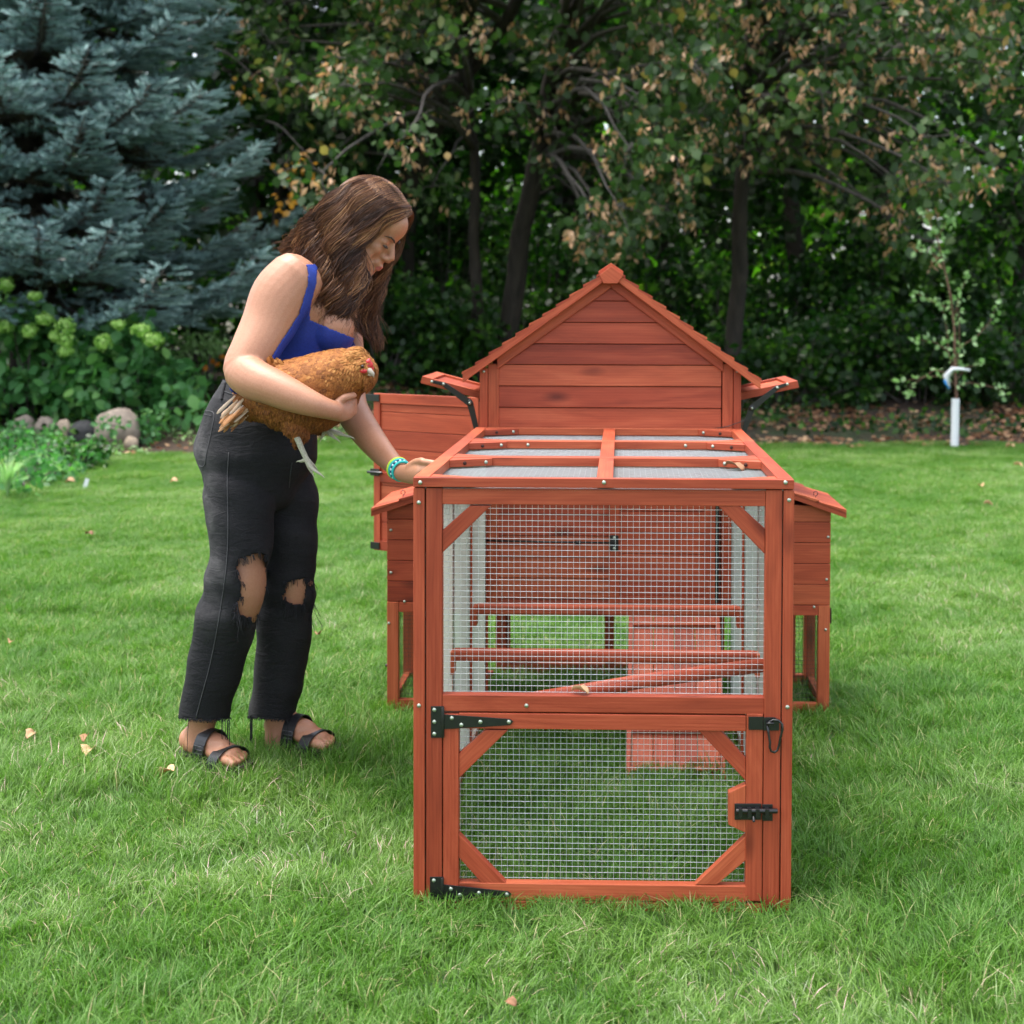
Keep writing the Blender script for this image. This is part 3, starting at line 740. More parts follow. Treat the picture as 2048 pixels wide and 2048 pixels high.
    for k, yy in ((0, YN0 - .006), (1, YN0 + D_ + .004)):
        q = [P(a_, b_, YN0) for a_, b_ in arm]; q = [Vector((v.x, yy, v.z)) for v in q]
        st = MB()
        for i, (wa, wb) in enumerate(((.0045, .0055), (.0065, .0105), (.0095, .0075))):
            d_ = (q[i + 1] - q[i]).normalized(); nn = Vector((-d_.z, 0, d_.x))
            pts = [q[i] + nn * wa, q[i + 1] + nn * wb, q[i + 1] - nn * wb, q[i] - nn * wa]
            st.prism([(v.x, v.z) for v in pts], yy - .003 + (.0015 if i == 2 else 0), yy + (.004 if i == 2 else .002))
        for v in q[1:3]: st.tube([(v.x, yy - .0042, v.z), (v.x, yy + .004, v.z)], .0095 if v is q[2] else .006, 14)
        so = st.build('folding_stay', M['black'], fp, .0006)
        if k == 0:
            for i in (0, 1, 2): screw(q[i].x, yy - .0032 - (.0008 if i else 0), q[i].z, so)
# wire hook on the right
mb = MB(); mb.tube([P(1424, 858, YF - .006), P(1455, 853, YF - .008), P(1488, 841, YF - .012), P(1496, 840, YF - .012), P(1493, 836, YF - .012), P(1488, 839, YF - .012)], .0011, 6)
mb.build('wire_hook', M['black'], house)
# --- rear door standing open to the left
rd = bpy.data.objects.new('open_rear_door', None); C.objects.link(rd); rd.parent = coop
hg = Vector((P(962, 900, YB).x, YB + .012, 0)); lf = Vector((P(754, 900, YB + .24).x, YB + .24, 0))
dv = (lf - hg); Ld = dv.length; dv.normalize(); nv = Vector((dv.y, -dv.x, 0));
if nv.y > 0: nv = -nv
z0, z1 = P(760, 1098, YB + .24).z, P(756, 786, YB + .24).z
MD = Matrix.Translation(Vector((hg.x, hg.y, 0))) @ Matrix((dv, nv, Vector((0, 0, 1)))).transposed().to_4x4()
def db(n_, *b_): return MB().box(*b_, None, None, MD).build(n_, W, rd, .0012)
db('stile', Ld - .028, Ld, 0, .018, z0, z1); db('stile', 0, .03, 0, .018, z0, z1)
db('door_rail', .03, Ld - .028, .0005, .0175, z1 - .034, z1); db('door_rail', .03, Ld - .028, .0005, .0175, z0, z0 + .034)
zmid = P(760, 962, YB + .24).z; db('door_rail', .03, Ld - .028, .0005, .0175, zmid, zmid + .034)
mb = MB(); zz = z0 + .034
while zz < z1 - .035:
    z2 = min(zz + .0640, z1 - .0345)
    if not (zz > zmid - .02 and z2 < zmid + .05): mb.box(.03, Ld - .028, .003, .012, zz + .001, z2 - .001, None, None, MD)
    zz = z2
mb.box(.03, Ld - .028, .0015, .004, z0 + .034, z1 - .034, None, None, MD)
mb.build('door_panel', W, rd, .001)
for py, wpx, nm in ((795, 1, 'latch'), (943, 0, 'slide_bolt'), (1089, 2, 'hinge_plate')):
    z = P(757, py, YB + .24).z; mb = MB()
    mb.box(Ld - .028, Ld + (.045 if wpx == 1 else .012), .0185, .0225, z - .012, z + .012, None, None, MD)
    if wpx == 0: mb.tube([MD @ Vector((Ld - .045, .027, z)), MD @ Vector((Ld + .02, .027, z))], .005, 8)
    mb.build(nm, M['black'], rd, .0008)

# ------------------------------------------------------------------ lawn
def blade_patch(name, n, size, hmin, hmax, wmin, wmax, lean=.75):
    seg = 3
    p = rng.uniform(-size / 2, size / 2, (n, 2)); h = rng.uniform(hmin, hmax, n); wd = rng.uniform(wmin, wmax, n)
    # blades lean together in tufts
    tuft = np.array([mnoise.noise(Vector((a * 14, b * 14, len(name)))) for a, b in p]) * 6
    az = tuft + rng.normal(0, 1.0, n); ln = rng.uniform(.15, lean, n) * h
    dx, dy = np.cos(az), np.sin(az); sxv, syv = -dy, dx
    tw = rng.uniform(-.8, .8, n); wx = sxv * np.cos(tw) + dx * np.sin(tw); wy = syv * np.cos(tw) + dy * np.sin(tw)
    co = np.zeros((n, seg * 2 + 1, 3), np.float32)
    for k in range(seg + 1):
        t = k / seg; bend = t ** 1.9
        cx = p[:, 0] + dx * ln * bend; cy = p[:, 1] + dy * ln * bend; cz = h * (t - .28 * t ** 3 * ln / h) - .004
        hw = wd / 2 * (1, .92, .62, 0)[k]
        if k < seg:
            co[:, 2 * k] = np.stack([cx - wx * hw, cy - wy * hw, cz], 1); co[:, 2 * k + 1] = np.stack([cx + wx * hw, cy + wy * hw, cz], 1)
        else: co[:, 2 * k] = np.stack([cx, cy, cz], 1)
    base = np.arange(n)[:, None] * (seg * 2 + 1)
    quads = np.concatenate([base + np.array([2 * k, 2 * k + 1, 2 * k + 3, 2 * k + 2])[None] for k in range(seg - 1)], 1).reshape(n, -1)
    tri = base + np.array([2 * seg - 2, 2 * seg - 1, 2 * seg])[None]
    loops = np.concatenate([quads, tri], 1).reshape(-1).astype(np.int32)
    tot = np.tile([4] * (seg - 1) + [3], n); st = np.concatenate([[0], np.cumsum(tot)[:-1]]).astype(np.int32)
    me = bpy.data.meshes.new(name); me.vertices.add(co.shape[0] * co.shape[1]); me.vertices.foreach_set('co', co.reshape(-1))
    me.loops.add(len(loops)); me.loops.foreach_set('vertex_index', loops); me.polygons.add(len(tot)); me.polygons.foreach_set('loop_start', st)
    try: me.polygons.foreach_set('loop_total', tot.astype(np.int32))
    except Exception: pass
    r = np.clip(rng.beta(2.2, 2.2, n), 0, 1); r[rng.random(n) < .035] = 1.0
    me.attributes.new('rnd', 'FLOAT', 'POINT').data.foreach_set('value', np.repeat(r, seg * 2 + 1).astype(np.float32))
    tt = np.tile(np.array([0, 0, .33, .33, .66, .66, 1], np.float32), n)
    me.attributes.new('tip', 'FLOAT', 'POINT').data.foreach_set('value', tt)
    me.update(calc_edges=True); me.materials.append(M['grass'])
    return bpy.data.objects.new(name, me)

def grass_mat():
    m, nt, b = node_mat('lawn_grass')
    r = attr(nt); t = attr(nt, 'tip'); p = geopos(nt)
    c = ramp(nt, r, [(0, (.036, .122, .007)), (.45, (.074, .212, .014)), (.80, (.150, .305, .050)), (.97, (.27, .41, .16)), (1, (.50, .44, .24))])
    n1 = noise_n(nt, p, 1.0, 4, .6, .4); n2 = noise_n(nt, p, 3.1, 3)
    c = mixc(nt, .8, c, ramp(nt, n1, [(.33, (.58, .80, .55)), (.5, (1, 1, 1)), (.62, (1.9, 1.38, 3.0))]), 'MULTIPLY')
    c = mixc(nt, .6, c, ramp(nt, n2, [(.35, (.72, .82, .7)), (.62, (1.35, 1.15, 1.3))]), 'MULTIPLY')
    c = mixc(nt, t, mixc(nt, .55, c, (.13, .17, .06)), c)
    nt.links.new(c, b.inputs['Base Color']); b.inputs['Roughness'].default_value = .46; b.inputs['Specular IOR Level'].default_value = .32
    tr = nt.nodes.new('ShaderNodeBsdfTranslucent'); nt.links.new(mixc(nt, 1, c, (1.2, 1.5, .8), 'MULTIPLY'), tr.inputs[0])
    mx = nt.nodes.new('ShaderNodeMixShader'); mx.inputs[0].default_value = .38; o = nt.nodes['Material Output']
    nt.links.new(b.outputs[0], mx.inputs[1]); nt.links.new(tr.outputs[0], mx.inputs[2]); nt.links.new(mx.outputs[0], o.inputs[0])
    return m
M['grass'] = grass_mat()

def instancer(name, pts, rotz, scl, idx, objs, label=None, kind='stuff', tilt=None):
    """one object whose geometry nodes put patch meshes on its points"""
    n = len(pts); me = bpy.data.meshes.new(name); me.vertices.add(n)
    me.vertices.foreach_set('co', np.asarray(pts, np.float32).reshape(-1))
    rot = np.zeros((n, 3), np.float32); rot[:, 2] = rotz
    if tilt is not None: rot[:, :2] = tilt
    me.attributes.new('rot', 'FLOAT_VECTOR', 'POINT').data.foreach_set('vector', rot.reshape(-1))
    me.attributes.new('scl', 'FLOAT_VECTOR', 'POINT').data.foreach_set('vector', np.asarray(scl, np.float32).reshape(-1))
    me.attributes.new('pick', 'INT', 'POINT').data.foreach_set('value', np.asarray(idx, np.int32))
    col = bpy.data.collections.new(name + '_source')
    for o in objs: col.objects.link(o)
    ob = bpy.data.objects.new(name, me); C.objects.link(ob)
    g = bpy.data.node_groups.new(name, 'GeometryNodeTree')
    g.interface.new_socket('Geometry', in_out='INPUT', socket_type='NodeSocketGeometry'); g.interface.new_socket('Geometry', in_out='OUTPUT', socket_type='NodeSocketGeometry')
    gi = g.nodes.new('NodeGroupInput'); go = g.nodes.new('NodeGroupOutput')
    ci = g.nodes.new('GeometryNodeCollectionInfo'); ci.inputs['Collection'].default_value = col; ci.inputs['Separate Children'].default_value = True; ci.inputs['Reset Children'].default_value = True
    ip = g.nodes.new('GeometryNodeInstanceOnPoints'); ip.inputs['Pick Instance'].default_value = True
    def na(nm, ty):
        a = g.nodes.new('GeometryNodeInputNamedAttribute'); a.data_type = ty; a.inputs['Name'].default_value = nm; return a.outputs['Attribute']
    g.links.new(gi.outputs[0], ip.inputs['Points']); g.links.new(ci.outputs[0], ip.inputs['Instance'])
    g.links.new(na('pick', 'INT'), ip.inputs['Instance Index']); g.links.new(na('rot', 'FLOAT_VECTOR'), ip.inputs['Rotation']); g.links.new(na('scl', 'FLOAT_VECTOR'), ip.inputs['Scale'])
    g.links.new(ip.outputs[0], go.inputs[0])
    md = ob.modifiers.new('scatter', 'NODES'); md.node_group = g
    if kind: ob['kind'] = kind
    if label: ob['label'] = label
    return ob

def build_lawn():
    S = .26
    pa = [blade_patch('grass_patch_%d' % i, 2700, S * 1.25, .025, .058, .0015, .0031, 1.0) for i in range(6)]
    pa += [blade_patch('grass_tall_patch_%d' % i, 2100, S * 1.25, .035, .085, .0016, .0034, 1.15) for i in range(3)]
    pts = []; y = -1.1
    while y < 10.6:
        d = y + 2.8; x0 = -1300 * d / FPX - .5; x1 = 860 * d / FPX + .5; x = x0
        while x < x1:
            lim = 9.9 - (1.6 * min(1, max(0, (-2.4 - x) / 2.2))) + .5 * mnoise.noise(Vector((x * 1.3, 3, 0)))
            if y < lim + .15: pts.append((x + random.uniform(-.04, .04), y + random.uniform(-.04, .04), 0))
            x += S
        y += S
    pts = np.array(pts); pts[:, 2] = ground_z(pts[:, 0], pts[:, 1]) - .006
    n = len(pts); nz = np.array([mnoise.noise(Vector((a * 1.1, b * 1.1, 5))) for a, b, _ in pts])
    idx = np.where((nz + rng.normal(0, .25, n) > .12), rng.integers(6, 9, n), rng.integers(0, 6, n))
    # tall uncut fringe along the run and the legs
    near = (np.abs(pts[:, 1] + .05) < .16) & (pts[:, 0] > -.6) & (pts[:, 0] < .55)
    feet = (((pts[:, 0] + 1.08) ** 2 / .10 + (pts[:, 1] - .78) ** 2 / .05) < 1) | (((pts[:, 0] + .82) ** 2 / .10 + (pts[:, 1] - .93) ** 2 / .05) < 1)
    near |= feet; idx[near] = rng.integers(6, 9, near.sum())
    sc = np.ones((n, 3)); hz = 1 + .22 * nz + rng.normal(0, .06, n); sc[:, 2] = hz * np.where(pts[:, 1] > 4, .85, 1.0)
    sc[:, 2] *= .82; sc[near, 2] *= .72; sc[feet, 2] *= 1.85
    o = instancer('lawn_grass', pts, rng.uniform(0, 6.28, n), sc, idx, pa, 'green mown lawn grass'); o['category'] = 'grass'
    return o
build_lawn()

# ------------------------------------------------------------------ trees and shrubs
def gz(x, y): return float(ground_z(x, y))
def curve_pts(a, b, n, sag=0, wob=.05, seed=0):
    a, b = Vector(a), Vector(b); L = (b - a).length; out = []
    for i in range(n + 1):
        t = i / n; p = a.lerp(b, t); p.z += sag * math.sin(math.pi * t) * 1.0
        f = math.sin(math.pi * t) * wob * L
        p += Vector((mnoise.noise(Vector((t * 2.5, seed, 0))), mnoise.noise(Vector((t * 2.5, seed, 9))), mnoise.noise(Vector((t * 2.5, seed, 19))) * .5)) * f
        out.append(p)
    return out
def clump_points(centres, n_each, r, rz=None, hollow=.3):
    n = len(centres); tot = n * n_each
    d = rng.normal(size=(tot, 3)); d /= np.linalg.norm(d, axis=1, keepdims=True)
    rad = rng.uniform(hollow, 1, tot) ** .6
    d *= rad[:, None] * np.array([r, r, rz or r])
    return np.repeat(np.asarray(centres), n_each, 0) + d

def make_tree(label, base, trunk, rad, centres, leaf, n_each, cr, crz, size, group, name='tree', cat='tree', extra=None, droop=(0, 0, -.8), tpl='big', limb_r=.03, limbs=True, up=.6):
    base = Vector(base); t = thing(name, label, cat, base, group)
    tp = []
    for i in range(len(trunk) - 1): tp += curve_pts(trunk[i], trunk[i + 1], 5, 0, .04, i + base.x)[:-1]
    tp.append(Vector(trunk[-1])); n = len(tp)
    rr = [rad * (1 - .62 * i / (n - 1)) * (1.35 if i == 0 else 1.12 if i == 1 else 1) for i in range(n)]
    tr = MB().tube(tp, rr, 12); tro = tr.build('trunk', M['bark'], t)
    if limbs:
        lb = MB(); tw = lb
        for i, c in enumerate(centres):
            c = Vector(c)
            # leave the trunk below the clump
            cand = [p for p in tp if p.z > base.z + .9] or tp
            s = min(cand, key=lambda p: abs(p.z - (c.z - (.1 if c.z > 3 else -.8))) + .3 * random.random())
            L = (c - s).length
            mb = lb if L > 1.2 else tw
            lb.tube(curve_pts(s, c, 7, .10 * L, .07, i), [limb_r * (1.05 - .90 * k / 7) * min(1.4, .5 + L / 3) for k in range(8)], 6)
            for q in range(3):
                d = Vector((random.gauss(0, 1), random.gauss(0, 1), random.gauss(-.5, .6))).normalized() * cr * random.uniform(.7, 1.2)
                tw.tube(curve_pts(c - d * .15, c + d, 4, .05, .2, i * 5 + q), [.007, .006, .005, .004, .002], 5)
        lb.build('limbs', M['twig'] if name == 'linden_tree' else M['bark'], tro)
    pos = clump_points([tuple(c) for c in centres], n_each, cr, crz)
    m = len(pos); sz = rng.uniform(.65, 1.25, m) * size
    tv, tf = (LEAF_V, LEAF_F) if tpl == 'big' else (SLEAF_V, SLEAF_F)
    # value varies by clump as well as by leaf
    cv = np.repeat(rng.uniform(0, .45, len(centres)), n_each)
    r = np.clip(cv + rng.beta(1.6, 2.6, m) * .65, 0, .93); r[rng.random(m) < .02] = 1
    cards('crown', tv, tf, pos, rand_frames(m, sz, up, droop), r, leaf, t)
    if extra:
        mat, k, esz, nm = extra
        pos = clump_points([tuple(c) for c in centres], k, cr * 1.0, crz * .85, .55); m = len(pos)
        # tan bracts hang in little bunches
        pos = np.repeat(pos, 5, 0) + rng.normal(0, .032, (m * 5, 3)); m *= 5
        fr = rand_frames(m, rng.uniform(.7, 1.3, m) * esz, .2, (0, 0, -1.3), .8); fr[:, :, 0] *= .55
        eo = cards(nm, SLEAF_V, SLEAF_F, pos, fr, rng.random(m), M[mat], t); eo['kind'] = 'stuff'
    return t

# ---- lindens whose boughs hang over the back of the lawn
def low_edge(X):
    """lowest foliage (in metres above the ground) of the hanging boughs, along X"""
    xs = [-4.2, -3.3, -2.6, -2.0, -1.2, -.5, .05, .45, .9, 1.3, 1.8, 2.4, 2.9, 3.4, 4.5]
    zs = [3.2, 2.5, 1.8, 2.2, 2.6, 1.75, 1.55, 1.75, 2.5, 2.2, 2.6, 2.3, 1.7, 2.4, 2.2]
    return np.interp(X, xs, zs)
def hanging(n, x0, x1, y0=9.6, y1=12.6, ztop=5.6, seed=1):
    rg = np.random.default_rng(seed); out = []
    while len(out) < n:
        x = rg.uniform(x0, x1); y = rg.uniform(y0, y1); z0 = low_edge(x) + (.28 if y > 11 else .15)
        z = z0 + (ztop - z0) * rg.random() ** 1.15
        q = proj(np.array([[x, y, z]]))[0]; near_trunk = False
        for poly in (((1010, 690), (1072, 330), (1125, 60)), ((812, 400), (850, 290), (930, 150), (1010, 45)), ((957, 690), (950, 330), (938, 170)), ((1466, 720), (1480, 430))):
            for (a, b), (c, d) in zip(poly, poly[1:]):
                t = max(0, min(1, ((q[0] - a) * (c - a) + (q[1] - b) * (d - b)) / ((c - a) ** 2 + (d - b) ** 2)))
                if math.hypot(q[0] - a - t * (c - a), q[1] - b - t * (d - b)) < 125: near_trunk = True
        if near_trunk and rg.random() < .9: continue
        if all((x - a) ** 2 + (y - b) ** 2 + (z - c) ** 2 > .30 ** 2 for a, b, c in out): out.append((x, y, z))
    return out
EX = ('bract', 6, .085, 'seed_bracts')
bD = P(1466, 720, 12.4); tD = P(1480, 420, 12.3); uD = P(1500, 60, 12.4)
bA = P(958, 725, 13.2); bB = P(1005, 720, 13.4); bC = P(790, 700, 14.4)
def foot(v): return Vector((v.x, v.y, gz(v.x, v.y) - .05))
LG = 'linden trees at the edge of the lawn'
make_tree('linden with drooping boughs and dark upright trunk rising right of the gabled roof', foot(bD), [foot(bD), bD, tD, uD, uD + Vector((.2, 0, 3))], .115,
          hanging(92, .55, 3.9, seed=3), M['linden'], 62, .40, .30, .105, LG, 'linden_tree', extra=EX)
make_tree('linden with thick trunk slanting up to the right behind the gabled roof', foot(bB), [foot(bB), P(1010, 690, 13.4), P(1072, 330, 13.1), P(1125, 60, 12.8), P(1160, -220, 12.8)], .15,
          hanging(86, -1.3, .9, seed=4), M['linden'], 62, .40, .30, .105, LG, 'linden_tree', extra=EX)
make_tree('linden with slim straight trunk between the woman and the gabled roof', foot(bA), [foot(bA), P(957, 690, 13.2), P(950, 330, 13.2), P(938, 170, 13.0), P(930, -100, 13.0)], .085,
          hanging(52, -2.7, -.9, seed=5), M['linden'], 62, .40, .30, .105, LG, 'linden_tree', extra=EX)
make_tree('linden with black trunk leaning right above the head of the woman', foot(bC), [foot(bC), P(812, 400, 14.0), P(850, 290, 13.6), P(930, 150, 13.2), P(1010, 45, 12.8), P(1080, -90, 12.6)], .15,
          hanging(46, -4.0, -2.2, 11.6, 13.8, 5.8, seed=6), M['linden'], 66, .42, .34, .105, LG, 'linden_tree', extra=('bract', 3, .08, 'seed_bracts'))

# ---- woodland behind, tree by tree
def wood_tree(px, Y, lean, r, label, nc, x_r, z0, z1, mat, size, n_each=60, cr=.75, trunk=True, tpl='small', sd=0):
    v = P(px, 640, Y); f = Vector((v.x, Y, gz(v.x, Y) - .05)); top = Vector((v.x + lean, Y + .3, z1 * .95))
    rg = np.random.default_rng(sd + int(px)); cs = []
    for _ in range(nc):
        z = z0 + (z1 - z0) * rg.random(); k = 1 - .35 * max(0, (z - z0) / (z1 - z0) - .6)
        cs.append((v.x + lean * z / z1 + rg.normal(0, x_r * .5) * k, Y + rg.normal(0, .9), f.z + z))
    return make_tree(label, f, [f, f.lerp(top, .35), f.lerp(top, .7), top], r, cs, mat, n_each, cr, cr * .75, size, 'woodland trees behind the lawn', 'woodland_tree', limb_r=.035, tpl=tpl, droop=(0, 0, -.3))
DK, FR = M['dark_leaf'], M['sunlit_far_leaf']
spec = [(1600, 14.5, -.3, .13, 'dark woodland tree with thin trunk behind the right end of the gabled roof', 46, 2.2, 1.9, 7.0, DK),
        (1740, 15.2, .3, .17, 'dark woodland tree with stout trunk left of the staked sapling', 46, 2.2, 1.9, 7.2, DK),
        (2030, 14.8, .7, .16, 'dark woodland tree at the right edge behind the sapling', 48, 2.0, 1.4, 7.2, DK),
        (1330, 16.2, .2, .13, 'dark woodland tree hidden low behind the roof ridge', 46, 2.2, 1.7, 7.4, DK),
        (1120, 16.8, .3, .12, 'woodland tree filling the gap right of the slanting linden trunk', 44, 2.2, 1.5, 7.4, DK),
        (880, 16.4, -.3, .11, 'woodland tree seen between the leaning black trunk and the slim trunk', 44, 2.1, 1.2, 7.4, DK),
        (690, 16.0, .5, .13, 'woodland tree behind the head and hair of the woman', 46, 2.1, 1.6, 7.4, DK),
        (545, 14.0, .25, .12, 'twin dark stem tree between the blue spruce and the woman', 40, 1.6, 2.2, 7.0, DK),
        (500, 15.2, .3, .13, 'dark woodland tree just right of the blue spruce tips', 44, 2.0, 1.5, 7.4, DK),
        (250, 17.0, .2, .15, 'dark woodland tree showing through the gaps of the blue spruce', 44, 2.6, 1.5, 7.6, DK),
        (20, 17.0, .2, .15, 'dark woodland tree behind the left side of the blue spruce', 40, 2.4, 1.5, 7.6, DK)]
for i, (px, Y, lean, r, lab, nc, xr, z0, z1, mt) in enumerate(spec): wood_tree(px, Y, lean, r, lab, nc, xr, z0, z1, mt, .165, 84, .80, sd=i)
spec = [(60, 22.5, 'bright green far tree glimpsed behind the spruce'), (420, 22, 'bright green far tree glimpsed right of the spruce'), (700, 23.5, 'sunlit far tree glimpsed above the woman'),
        (920, 22, 'sunlit far tree glimpsed beside the slim trunk'), (1150, 23.5, 'sunlit far tree glimpsed right of the slanting trunk'), (1380, 22.5, 'sunlit far tree glimpsed over the roof ridge'),
        (1600, 23.5, 'sunlit far tree glimpsed right of the roof'), (1800, 22, 'sunlit far tree glimpsed behind the sapling'), (2010, 23, 'yellow green far tree at the right edge')]
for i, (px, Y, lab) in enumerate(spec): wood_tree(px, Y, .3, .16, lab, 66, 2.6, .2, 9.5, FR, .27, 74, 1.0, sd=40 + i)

def shrub(label, px, Y, w_, h_, mat, size=.11, nc=26, n_each=70, name='woodland_shrub', cat='shrub', group='shrubs under the trees', tpl='big', lift=0, cr=.30):
    v = P(px, 700, Y); g0 = gz(v.x, Y); t = thing(name, label, cat, (v.x, Y, g0), group)
    cs = []
    for _ in range(nc):
        a = random.uniform(-1, 1); hh = h_ * (1 - .55 * a * a)
        cs.append((v.x + a * w_ / 2, Y + random.gauss(0, .28), g0 + lift + random.uniform(.12, 1) * hh))
    st = MB()
    for c in cs:
        st.tube(curve_pts((v.x + (c[0] - v.x) * .3, Y + random.uniform(-.1, .1), g0 - .03), c, 5, .05, .12, c[0]), [.011, .010, .008, .007, .006, .003], 5)
    st.build('stems', M['twig'], t)
    pos = clump_points(cs, n_each, cr, cr * .8); m = len(pos)
    cv = np.repeat(rng.uniform(0, .5, len(cs)), n_each)
    r = np.clip(cv + rng.beta(1.5, 2.5, m) * .7, 0, 1)
    cards('foliage', LEAF_V if tpl == 'big' else SLEAF_V, LEAF_F if tpl == 'big' else SLEAF_F, pos, rand_frames(m, rng.uniform(.6, 1.25, m) * size, .9, (0, 0, -.5)), r, mat, t)
    return t, cs
for px, Y, w_, h_, lab in ((1560, 12.6, 1.9, .95, 'low leafy shrub right of the coop where the litter begins'), (1700, 13.0, 2.0, 1.2, 'leafy shrub midway between coop and sapling'),
        (1850, 12.8, 1.8, 1.0, 'leafy shrub just behind the staked sapling'), (2030, 12.8, 1.8, 1.35, 'leafy shrub at the right edge of the wood'), (1760, 14.2, 2.6, 2.0, 'tall dark shrub behind the sapling trunk guard'),
        (1500, 14.0, 2.6, 1.9, 'tall dark shrub behind the right roof slope'), (1980, 14.4, 2.4, 2.2, 'tall dark shrub behind the right edge shrubs'), (1060, 14.2, 2.4, 1.7, 'dark shrub behind the left roof slope'),
        (900, 13.4, 1.8, 1.1, 'leafy shrub at the foot of the slim linden trunk'), (770, 13.0, 1.7, 1.35, 'leafy shrub with broad leaves under the face of the woman'), (640, 13.8, 2.2, 1.9, 'tall dark shrub behind the arm of the woman'),
        (1290, 14.4, 2.6, 1.9, 'dark shrub hidden behind the house ridge'), (430, 13.8, 2.2, 1.2, 'dark shrub under the right tips of the spruce'), (860, 14.8, 2.6, 2.6, 'high dark thicket between the linden trunks')):
    shrub(lab, px, Y, w_, h_, M['shrub_leaf'], .10, int(15 + 9 * w_ * h_ / 1.6), 64)
# yellow leaves on one branch left of the woman's head
def sprig(px, py, Y, mat, n, r, size, label, group, name='branch', cat='branch'):
    c = P(px, py, Y); t = thing(name, label, cat, c, group)
    mb = MB(); mb.tube(curve_pts(c + Vector((-.5, .4, .5)), c + Vector((.15, 0, -.1)), 6, .1, .1, px), [.014, .012, .01, .008, .007, .005, .003], 6); mb.build('twig', M['twig'], t)
    m = n; pos = np.array(c)[None] + rng.normal(0, 1, (m, 3)) * np.array([r, r * .6, r * .7])
    cards('leaves', LEAF_V, LEAF_F, pos, rand_frames(m, rng.uniform(.7, 1.2, m) * size, .5, (0, 0, -.8)), rng.random(m), mat, t); return t
YG = 'branches with yellow leaves'
sprig(575, 395, 11.4, M['yellow_leaf'], 26, .13, .085, 'branch of yellow leaves just left of the head of the woman', YG)
sprig(610, 330, 11.4, M['yellow_leaf'], 24, .15, .075, 'branch of tan and yellow leaves above the yellow cluster left of the hair', YG)
sprig(505, 180, 11.6, M['yellow_leaf'], 12, .10, .075, 'small branch of orange leaves beside the top spruce tips', YG)

